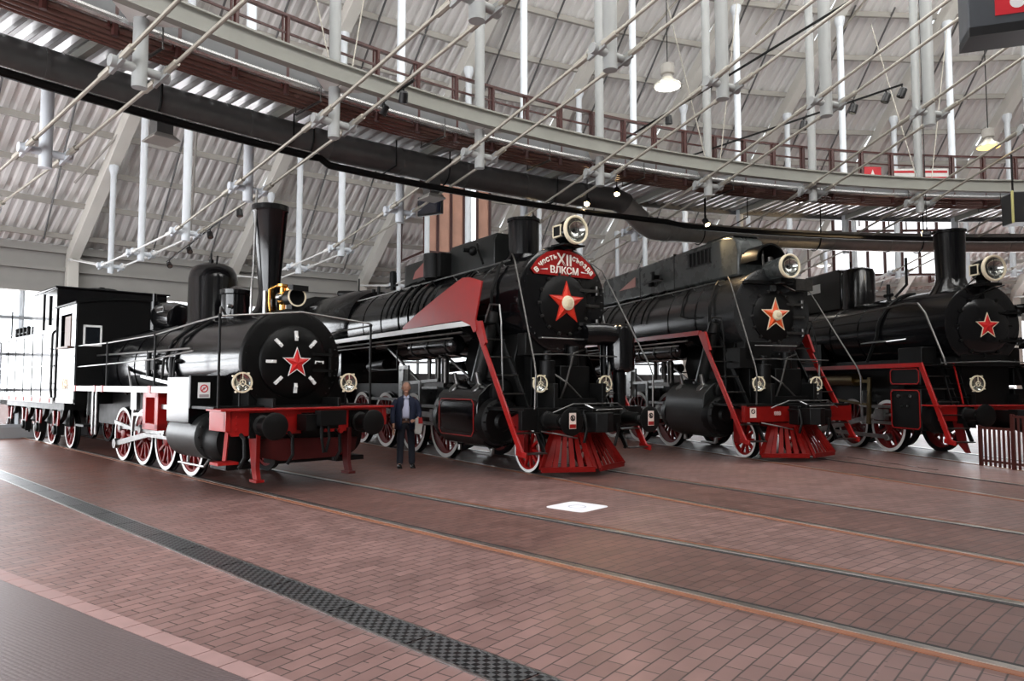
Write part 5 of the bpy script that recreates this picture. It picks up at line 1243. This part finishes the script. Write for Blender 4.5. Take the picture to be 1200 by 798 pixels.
# curved hood in front of the casing
m = k.M(); m.lathe([(0,.40),(0,.44),(.62,.44),(.62,.40),(0,.40)], (24.2,0,4.72), (1,0,0), 28, -PI/2, PI/2); m.lathe([(.58,0),(.58,.42),(.62,.42)], (24.2,0,4.72), (1,0,0), 28, -PI/2, PI/2); hd = k.b(m, 'smoke_hood', SAT)
m = k.M(); m.tube([(24.25,.2,4.6),(24.25,.22,4.85),(24.4,.1,5.0),(24.6,.0,5.0)],.03,8); m.cyl((24.4,-.1,4.5),(24.4,-.1,4.85),.09,n=14); k.b(m, 'blast_pipe', DSTEEL, hd)
headlamp(k, 23.58, .0, 4.50, .27, .80, window=False, mt=CASG)
m = k.M(); m.lathe([(0,.11),(.02,.13),(.05,.13)], (23.95,.13,4.5), (0,1,0), 20); m.box(23.75,24.3,-.3,.1,4.15,4.25); m.box(24.0,24.2,-.95,.85,4.12,4.2); k.b(m, 'lamp_bracket', SAT)
m = k.M(); m.tube([(24.1,-.2,4.15),(24.0,-.5,3.98),(24.05,-.75,4.2)],.022,8); m.box(23.95,24.2,-1.0,-.5,4.0,4.28); k.b(m, 'lamp_wiring', DSTEEL)
star(k, 24.10, 0, 3.38, .40, mat('star_orange_enamel',(.72,.09,.015),.3), CREAM, .08, disc=.13)
m = k.M(); m.box(23.34,23.35,1.20,1.36,.98,1.20); sk = k.b(m, 'warning_sticker', STICK); m = k.M(); m.lathe([(0,.035),(.003,.035),(.003,.055),(0,.055),(0,.035)],(23.34,1.28,1.12),(-1,0,0),18); m.beam((23.337,1.24,1.08),(23.337,1.32,1.16),.004,.012); k.b(m, 'prohibition_ring', SAT, sk)
me = text_mesh('888', .12, (23.345,.62,1.03), (0,-1,0), (0,0,1), WHT, 'n', None, k); join_mesh('beam_number', [me], mat('faded_white',(.45,.3,.28),.5), k.r)
m = k.M(); m.box(24.1,24.6,.62,1.05,2.1,2.6); m.cyl((24.3,.8,2.6),(24.3,.8,2.75),.1,n=12); k.b(m, 'valve_box', SAT, bevel=.015)

# ================================================================== engine 4
S0 = 21.9
r4 = engine_root('steam_locomotive', 'black locomotive with straight chimney, red lined side panels and a plain red star', 'locomotive', 3, S0); k = K(r4, S0)
ZC = 3.10; S = 22.32
m = k.M(); 
for y in (.6,-.6): m.box(22.0,31.5,y-.05,y+.05,.75,1.5)
m.box(22.3,24.3,-.6,.6,.9,2.4); m.box(24.0,29.8,-.78,.78,1.25,2.35); k.b(m, 'frame', SAT)
m = k.M(); m.box(21.9,22.0,-1.5,1.5,.92,1.24); m.box(21.8,22.4,-1.55,1.58,1.235,1.265); k.b(m, 'buffer_beam', RED, bevel=.006)
for y in (.9,-.9): buffer(k, y, 21.9, 1.06, .6, .24)
m = k.M(); m.box(21.4,21.9,-.15,.15,.9,1.16); m.prism([(21.5,.2),(21.25,.2),(21.15,.05),(21.2,-.1),(21.35,0),(21.5,-.2)], 'z', .88, 1.18); k.b(m, 'coupler', SAT)
for y in (.95,-.95): m = k.M(); m.prism([(21.95,.95),(22.2,.95),(22.05,.4),(21.85,.22),(21.75,.22),(21.85,.45)], 'y', y-.03, y+.03); k.b(m, 'guard_iron', RED2)
m = k.M(); m.lathe([(0,0),(0,.93),(.02,.97),(.12,.97),(.13,.95),(2.1,.95)], (S,0,ZC), (1,0,0), 64); k.b(m, 'smokebox', BLK2)
m = k.M(); m.lathe([(0,.66),(.03,.66),(.06,.6),(.12,.3),(.13,0)], (S,0,ZC-.03), (-1,0,0), 48); dr = k.b(m, 'smokebox_door', BLK2)
m = k.M()
for i in range(12): a = i*PI/6; m.beam((S-.02,.58*math.cos(a),ZC-.03+.58*math.sin(a)),(S-.03,.72*math.cos(a),ZC-.03+.72*math.sin(a)),.05,.04,(1,0,0))
for z in (.3,-.35): m.box(S-.1,S,-.95,-.35,ZC+z-.05,ZC+z); m.cyl((S-.05,-.9,ZC+z-.1),(S-.05,-.9,ZC+z+.06),.05,n=10)
k.b(m, 'door_clamps', SAT, dr)
m = k.M(); 
for z in (.42,-.42): m.cyl((S+.1,-.97,ZC+z),(S+.1,-1.3,ZC+z),.05,n=10); m.box(S,S+.3,-1.4,-1.2,ZC+z-.12,ZC+z+.1)
k.b(m, 'side_bracket', SAT)
star(k, S-.13, 0, ZC-.04, .29, mat('star_red_plain',(.50,.012,.012),.35), CREAM, .03)
m = k.M(); m.lathe([(0,.93),(3.0,.93),(5.2,.95)], (S+2.1,0,ZC), (1,0,0), 64); k.b(m, 'boiler', BLK2)
bands(k, (S+2.1,S+3.3,S+4.6,S+5.7), ZC, .94)
m = k.M(); m.box(S+5.0,S+7.4,-.95,.95,1.2,2.9); k.b(m, 'firebox', SAT)
m = k.M(); P = [(24.5+.2*(1-math.sin(a)), .98*math.cos(a), ZC+.98*math.sin(a)) for a in [PI*.5-.17*i for i in range(11)]]; m.tube(P+[(24.9,1.15,2.3)],.04,8); m.tube([(24.35,.35,5.0),(24.35,.35,4.3),(24.6,.5,4.0)],.035,8); k.b(m, 'air_pipe', SAT)
m = k.M(); m.lathe([(-.25,.56),(-.12,.46),(.05,.36),(.2,.32),(1.3,.345),(1.31,.375),(1.38,.375),(1.38,.30),(1.1,.28)], (23.25,0,4.10), (0,0,1), 40); k.b(m, 'chimney', BLK)
headlamp(k, 21.98, -.02, 4.36, .28, .48)
m = k.M(); m.box(22.0,22.6,-.25,.2,3.98,4.04); m.tube([(22.1,.3,4.2),(22.15,.6,3.9),(22.2,.3,3.75),(22.1,-.4,4.0)],.015,6); k.b(m, 'lamp_bracket', SAT)
m = k.M(); m.lathe([(-.2,.50),(0,.46),(.95,.45),(1.08,.40),(1.14,.22),(1.16,0)], (26.85,0,4.0), (0,0,1), 36); m.cyl((27.2,0,5.15),(27.2,0,5.38),.03,n=8); k.b(m, 'steam_dome', BLK)
m = k.M(); m.prism([(27.0,3.9),(27.0,5.06),(27.2,5.14),(28.9,5.14),(29.1,5.0),(29.1,3.9)], 'y', -.46, .46); hs = k.b(m, 'sandbox', BLK, bevel=.06)
m = k.M(); m.box(28.05,28.75,.462,.475,4.55,4.82); k.b(m, 'pale_plate', WHT, hs)
m = k.M(); m.cyl((25.4,.1,4.0),(25.4,.1,4.45),.05,n=10); m.cyl((25.25,.1,4.15),(25.55,.1,4.15),.05,n=10); k.b(m, 'whistle', SAT)
for sd in (1,-1):
    m = k.M(); m.box(22.42,29.8,*sorted((sd*.92,sd*1.54)),2.14,2.19); k.b(m, 'running_board', SAT)
    m = k.M(); m.box(22.42,29.8,*sorted((sd*1.54,sd*1.57)),2.12,2.22); k.b(m, 'board_edge', RED)
    # lined panels
    for (z0, z1, s0_, s1_) in ((.66,1.62,22.48,23.52),(1.70,2.12,22.48,23.52)):
        m = k.M(); y0, y1 = sorted((sd*.9,sd*1.52)); m.box(s0_,s1_,y0,y1,z0,z1); pn = k.b(m, 'side_panel' if z0 < 1 else 'valve_cover', SAT, bevel=.03)
        yy = sd*1.53; e = .035; c = [(s0_+e,z0+e+.06),(s0_+e+.06,z0+e),(s1_-e-.06,z0+e),(s1_-e,z0+e+.06),(s1_-e,z1-e-.06),(s1_-e-.06,z1-e),(s0_+e+.06,z1-e),(s0_+e,z1-e-.06)]
        m = k.M(); 
        for a, b2 in zip(c, c[1:]+c[:1]): m.beam((a[0],yy,a[1]),(b2[0],yy,b2[1]),.014,.022)
        k.b(m, 'red_lining', RED, pn)
        if z0 < 1:
            m = k.M(); m.lathe([(0,.04),(.04,.035)],(22.8,yy,1.45),(0,sd,0),12); m.lathe([(0,.04),(.04,.035)],(23.2,yy,1.45),(0,sd,0),12); m.lathe([(0,.02),(.03,.02)],(22.9,yy,1.22),(0,sd,0),8); m.lathe([(0,.02),(.03,.02)],(23.1,yy,1.22),(0,sd,0),8); k.b(m, 'panel_bolt', STEEL, pn)
    m = k.M(); m.lathe([(0,.3),(.04,.38),(.3,.40)], (22.2,sd*1.12,1.0), (1,0,0), 32); k.b(m, 'cylinder_cover', SAT)
    ladder(k, (22.45,2.2), (21.62,.48), sd*1.53, sd*1.0, RED, SAT, 6)
    m = k.M(); m.beam((22.1,sd*.98,2.2),(21.85,sd*.98,1.3),.02,.03); k.b(m, 'thin_red_stringer', RED)
    m = k.M(); m.tube([(29,sd*1.0,3.55),(25,sd*1.1,3.62),(23.2,sd*1.3,3.66),(22.6,sd*1.42,3.6),(22.3,sd*1.48,3.35),(21.75,sd*1.5,2.3),(21.7,sd*1.5,2.15)],.022,8); k.b(m, 'handrail', DSTEEL)
    m = k.M(); m.add([(23.6,sd*1.0,2.85),(24.9,sd*1.0,2.85),(24.9,sd*1.32,2.8),(23.9,sd*1.32,2.8),(23.6,sd*1.0,2.83),(24.9,sd*1.0,2.83),(24.9,sd*1.32,2.78),(23.9,sd*1.32,2.78)],[(0,1,2,3),(7,6,5,4),(0,4,5,1),(1,5,6,2),(2,6,7,3),(3,7,4,0)]); m.box(23.6,24.3,sd*1.3-.3,sd*1.3,2.2,2.7) if False else None
    k.b(m, 'steam_shelf', STEEL)
    m = k.M(); m.box(22.7,23.5,*sorted((sd*.9,sd*1.3)),2.19,2.6); k.b(m, 'lubricator_box', SAT, bevel=.02)
    ws = [24.62,26.1,27.58,29.06]
    for s in ws: wheel(k, s, sd*.80, .66, weight=.8, sign=sd, crank=2.2, spokes=12)
    rods(k, ws, .66, sd*.93 if sd > 0 else -1.05, 4.2, 23.6, .95)
    m = k.M(); m.beam((24.6,sd*1.3,1.9),(24.7,sd*1.3,.7),.05,.12); m.beam((24.6,sd*1.3,1.8),(26.2,sd*1.3,1.85),.05,.08); m.beam((24.7,sd*1.32,1.2),(26.0,sd*1.32,1.3),.04,.06); k.b(m, 'valve_gear', mat('brassy_steel',(.14,.10,.045),.4,1) if 'brassy_steel' not in bpy.data.materials else bpy.data.materials['brassy_steel'])
    m = k.M(); m.cyl((25.2,sd*1.25,1.85),(27.2,sd*1.25,1.85),.17,n=18); k.b(m, 'air_reservoir', bpy.data.materials['brassy_steel'] if sd > 0 else SAT)
    # front steps from platform to smokebox
    m = k.M(); m.beam((22.3,sd*.75,2.3),(21.95,sd*.78,1.27),.02,.05); m.beam((22.3,sd*1.15,2.3),(21.95,sd*1.18,1.27),.02,.05)
    for f in (.2,.55,.85): m.box(22.3-.35*f-.06,22.3-.35*f+.06,*sorted((sd*.75,sd*1.17)),2.3-1.03*f,2.32-1.03*f)
    k.b(m, 'front_step', SAT)
m = k.M(); m.box(21.95,22.6,-1.48,1.48,2.14,2.18); k.b(m, 'front_platform', SAT)
m = k.M(); m.tube([(21.9,1.45,2.2),(21.9,.0,2.24),(21.9,-1.45,2.2)],.014,6); k.b(m, 'front_rail', STEEL)
small_lamp(k, 21.95, .55, 1.74, .18, 1.26); small_lamp(k, 21.95, -.9, 1.74, .18, 1.26)
m = k.M(); m.prism([(-1.5,1.6),(1.5,1.6),(1.5,3.8),(1.0,4.2),(-1.0,4.2),(-1.5,3.8)], 'x', 29.8, 32.0); k.b(m, 'cab', SAT, bevel=.02)

# ------------------------------------------------------------------ the man
def skin_obj(name, verts, edges, radii, mt, parent, sub=2, root=0, post=None):
    me = bpy.data.meshes.new(name); me.from_pydata(verts, edges, [])
    o = bpy.data.objects.new(name, me); COL.objects.link(o)
    sk = o.modifiers.new('s', 'SKIN'); sk.branch_smoothing = .6
    for i, r in enumerate(radii):
        v = me.skin_vertices[0].data[i]; v.radius = (r if isinstance(r, tuple) else (r, r)); v.use_root = (i == root)
    sb = o.modifiers.new('u', 'SUBSURF'); sb.levels = sub; sb.render_levels = sub
    dg = bpy.context.evaluated_depsgraph_get(); m2 = bpy.data.meshes.new_from_object(o.evaluated_get(dg)); bpy.data.objects.remove(o); bpy.data.meshes.remove(me)
    m2.name = name; m2.materials.clear(); m2.materials.append(mt); m2.polygons.foreach_set('use_smooth', [True]*len(m2.polygons))
    if post: 
        for v in m2.vertices: v.co = post(v.co)
    ob = bpy.data.objects.new(name, m2); COL.objects.link(ob); ob.parent = parent; return ob
SKIN = mat('skin', (.42,.22,.15), .5, var=.1, vscale=20); HAIR = mat('grey_hair', (.16,.15,.14), .7, bump=.4, bscale=60)
JACK = mat('navy_jacket_cloth', (.008,.014,.04), .75, bump=.2, bscale=40); TROU = mat('dark_navy_trousers', (.006,.008,.016), .8, bump=.2, bscale=30)
SHIRT = mat('pale_blue_shirt', (.50,.52,.68), .7); LEATH = mat('brown_leather', (.06,.025,.015), .5); SHOE = mat('black_shoe', (.01,.01,.01), .25)
man = thing('person', 'man in open navy jacket, pale shirt and dark trousers, holding a bag at his hip', 'person', (-2.23,15.20,0), math.radians(12))
# the man's local frame: he faces -y (towards the camera); his right side is -x
V = [(0,.0,.98),(0,-.01,1.10),(0,-.02,1.24),(0,0,1.40),(0,0,1.52),(0,-.02,1.58),(0,-.03,1.66),(0,-.02,1.72),
     (-.10,0,.90),(-.11,-.01,.52),(-.12,.02,.10),(-.13,-.10,.045),
     (.10,0,.90),(.12,-.02,.52),(.13,.03,.10),(.16,-.08,.045),
     (-.13,.0,1.43),(-.22,.01,1.38),(-.27,.02,1.12),(-.26,-.03,.90),(-.26,-.05,.82),
     (.13,.0,1.43),(.22,.01,1.38),(.28,.03,1.13),(.24,-.16,1.02),(.20,-.20,1.00)]
Ed = [(0,1),(1,2),(2,3),(3,4),(4,5),(5,6),(6,7),(0,8),(8,9),(9,10),(10,11),(0,12),(12,13),(13,14),(14,15),(3,16),(16,17),(17,18),(18,19),(19,20),(3,21),(21,22),(22,23),(23,24),(24,25)]
Rd = [(.12,.09),(.12,.09),(.13,.09),(.11,.07),.050,.055,.062,.04,.07,.05,.035,.03,.07,.05,.035,.03,.04,.045,.038,.032,.028,.04,.045,.038,.032,.028]
body = skin_obj('body', V, Ed, Rd, SKIN, man)
# head shape with features
def blob(name, mt, parent, parts):
    m = M()
    for (c, r, sx, sy, sz) in parts: m.ball(c, r, 18, sx, sy, sz)
    return m.build(name, mt, parent, ang=80)
blob('head', SKIN, body, [((0,-.035,1.675),.098,.88,.97,1.15),((0,-.125,1.655),.020,.7,1,1.4),((0,-.10,1.585),.04,1,.9,.6),((-.088,-.02,1.665),.024,.4,.8,1.3),((.088,-.02,1.665),.024,.4,.8,1.3),((-.03,-.122,1.69),.014,1.2,.5,.6),((.03,-.122,1.69),.014,1.2,.5,.6)])
blob('eyes', mat('eye_dark',(.03,.02,.02),.2), body, [((-.03,-.128,1.682),.010,1.2,.6,.6),((.03,-.128,1.682),.010,1.2,.6,.6)])
blob('mouth', mat('lips',(.28,.09,.07),.5), body, [((0,-.125,1.612),.02,1.1,.35,.28)])
blob('hair', HAIR, body, [((0,.022,1.728),.106,.90,1.0,.80),((-.076,.005,1.70),.042,.4,1.1,1),((.076,.005,1.70),.042,.4,1.1,1),((0,.04,1.67),.075,1.0,.8,1.1)])
# hands: five separate fingers each
def hand(base, dirv, palmn, sd):
    d = Vector(dirv).normalized(); n = Vector(palmn).normalized(); s = d.cross(n).normalized()*sd; b0 = Vector(base)
    vs = [b0, b0+d*.045]; es = [(0,1)]; rs = [(.028,.020),(.036,.016)]
    for i, L in enumerate((.068,.078,.072,.058)):
        o = s*(.030-.020*i); a = b0+d*.085+o; c = a+d*L*.5+n*.008; e = c+d*L*.4+n*.022
        j = len(vs); vs += [a, c, e]; es += [(1,j),(j,j+1),(j+1,j+2)]; rs += [.0105,.009,.0075]
    j = len(vs); a = b0+d*.03+s*.035; vs += [a, a+d*.03+s*.018+n*.01, a+d*.058+s*.02+n*.02]; es += [(0,j),(j,j+1),(j+1,j+2)]; rs += [.013,.011,.009]
    return skin_obj('hand', [tuple(v) for v in vs], es, rs, SKIN, body, 1)
hand((-.262,-.05,.83), (0,-.05,-1), (.6,-.3,0), -1)
hand((.205,-.20,1.0), (-.75,-.5,-.1), (0,.6,-.6), 1)
tr = skin_obj('trousers', [(0,0,1.02),(0,0,.93),(-.095,0,.88),(-.11,-.01,.52),(-.12,.0,.05),(.095,0,.88),(.12,-.015,.52),(.135,.0,.05)],[(0,1),(1,2),(2,3),(3,4),(1,5),(5,6),(6,7)],[(.18,.15),(.17,.145),.115,.08,.075,.105,.08,.075],TROU,man)
sh = skin_obj('shirt', [(0,-.01,.99),(0,-.02,1.12),(0,-.02,1.26),(0,0,1.42),(0,0,1.50)],[(0,1),(1,2),(2,3),(3,4)],[(.15,.128),(.165,.14),(.17,.135),(.15,.10),(.06,.06)],SHIRT,man)
m = M(); m.lathe([(0,.158),(.045,.160)], (0,-.005,.985), (0,0,1), 32); bl = m.build('belt', LEATH, man)
for v in bl.data.vertices: v.co.y = -.005+(v.co.y+.005)*.86
m = M(); m.box(-.02,.02,-.150,-.140,.99,1.025); m.build('buckle', STEEL, bl)
# jacket: two fronts, back and sleeves, hanging open
def jpost(c):
    return c
J = M()
def shell(angs, rows):
    vs = []; fs = []
    for z, rx, ry in rows:
        for a in angs: vs.append((rx*math.sin(a), -ry*math.cos(a)+.01, z))
    n = len(angs)
    for j in range(len(rows)-1):
        for i in range(n-1): fs.append((j*n+i, j*n+i+1, (j+1)*n+i+1, (j+1)*n+i))
    return vs, fs
rows = [(.80,.225,.185),(.95,.215,.175),(1.10,.205,.165),(1.25,.215,.16),(1.36,.215,.14),(1.43,.19,.11),(1.475,.12,.08),(1.50,.075,.07)]
a0 = .42; angs = [a0+(2*PI-2*a0+.10)*i/30-.10 for i in range(31)]
vs, fs = shell(angs, rows); J.add(vs, fs)
jk = J.build('jacket', JACK, man, ang=70)
so = jk.modifiers.new('thick','SOLIDIFY'); so.thickness = .018; so.offset = 0
skin_obj('sleeve', [(-.15,0,1.40),(-.225,.01,1.36),(-.275,.02,1.12),(-.265,-.03,.90)],[(0,1),(1,2),(2,3)],[.075,.078,.062,.052],JACK,jk)
skin_obj('sleeve', [(.15,0,1.40),(.225,.01,1.36),(.285,.03,1.12),(.245,-.14,1.03)],[(0,1),(1,2),(2,3)],[.075,.078,.062,.052],JACK,jk)
m = M()
for sd in (-1,1): m.add([(sd*.055,-.10,1.49),(sd*.115,-.135,1.38),(sd*.095,-.165,1.20),(sd*.055,-.155,1.30)], [(0,1,2,3)])
lp = m.build('lapel', JACK, jk); lm_ = lp.modifiers.new('t','SOLIDIFY'); lm_.thickness = .012
m = M()
for sd in (-1,1): m.add([(0,-.085,1.475),(sd*.055,-.075,1.52),(sd*.06,-.115,1.46),(sd*.03,-.125,1.44)], [(0,1,2,3)])
cl = m.build('collar', SHIRT, sh); cm_ = cl.modifiers.new('t','SOLIDIFY'); cm_.thickness = .008
for sd, x, y in ((-1,-.125,-.05),(1,.148,-.03)):
    m = M(); m.ball((x,y-.02,.045),.06,16,.78,2.2,.72); m.box(x-.05,x+.05,y-.14,y+.10,.0,.025); m.build('shoe', SHOE, man, ang=80)
# what he holds
t = thing('carried_bag', 'red and white bag held against the man\'s left hip', 'bag', (-2.23,15.20,0), math.radians(12))
m = M(); m.prism([(.16,.72),(.30,.70),(.335,.92),(.31,1.05),(.18,1.04)], 'y', -.30, -.235); m.build('bag_body', mat('pale_canvas',(.42,.40,.38),.8), t, bevel=.015)
m = M(); m.prism([(.24,.93),(.335,.93),(.315,1.055),(.24,1.05)], 'y', -.31, -.30); m.build('red_panel', RED, t)
# ------------------------------------------------------------------ light, camera, view
w = bpy.data.worlds.new('sky'); scene.world = w; w.use_nodes = True
bg = w.node_tree.nodes['Background']; bg.inputs['Color'].default_value = (.90,.95,1,1); bg.inputs['Strength'].default_value = 3.0
def area(name, loc, to, sx, sy, e, col=(.95,.97,1)):
    l = bpy.data.lights.new(name, 'AREA'); l.shape = 'RECTANGLE'; l.size = sx; l.size_y = sy; l.energy = e; l.color = col
    o = bpy.data.objects.new(name, l); COL.objects.link(o); o.location = loc
    o.rotation_euler = (Vector(to)-Vector(loc)).to_track_quat('-Z', 'Y').to_euler(); return o
for t0, t1 in bays():
    tm = (t0+t1)/2; h = math.radians(t1-t0)
    # daylight through the glazed back wall
    p = pol(tm, RE+.9, 2.6); q = pol(tm, 20, 2.6)
    lo_ = (t0, t1) in SPAN
    area('facade_daylight', (p.x,p.y,3.6 if lo_ else 2.6), (q.x,q.y,3.6 if lo_ else 2.6), RE*h*.98, 2.4 if lo_ else 4.3, FACE*(.56 if lo_ else 1.6))
    # lamp behind the added clerestory, brightens the roof underside
    p = pol(tm, RI-.9, 15.3); q = pol(tm, 40, 11)
    area('added_roof_light', p, q, RI*h*.95, 8.2, ROOFL, (1,.97,.92))
    # daylight through the skylight band
    Rm = (SK0+SK1)/2; p = pol(tm, Rm, zroof(Rm)+.6); a = math.radians(tm)
    dn = Vector((-math.cos(a)*.485, -math.sin(a)*.485, -.874))
    area('skylight_daylight', p, p+dn, Rm*h*.95, (SK1-SK0)*1.05, SKYE, (1,.98,.94))
p = pol(172.6, 28.2, 3.9); q = pol(140, 28.2, 4.5)
area('added_side_light', p, q, 22.5, 6.6, SIDEL)  # lamp behind the added unseen end window, for light from the left
cam = bpy.data.cameras.new('camera'); co = bpy.data.objects.new('camera', cam); COL.objects.link(co)
cam.sensor_width = 36; cam.lens = 844.119/1200*36; co.location = (0,0,1.753); co.rotation_euler = (math.radians(90+3.4326), 0, 0); cam.clip_end = 400
scene.camera = co
vs_ = scene.view_settings; vs_.view_transform = 'Standard'; vs_.look = 'None'; vs_.gamma = 1; vs_.exposure = EXPO; vs_.use_curve_mapping = False
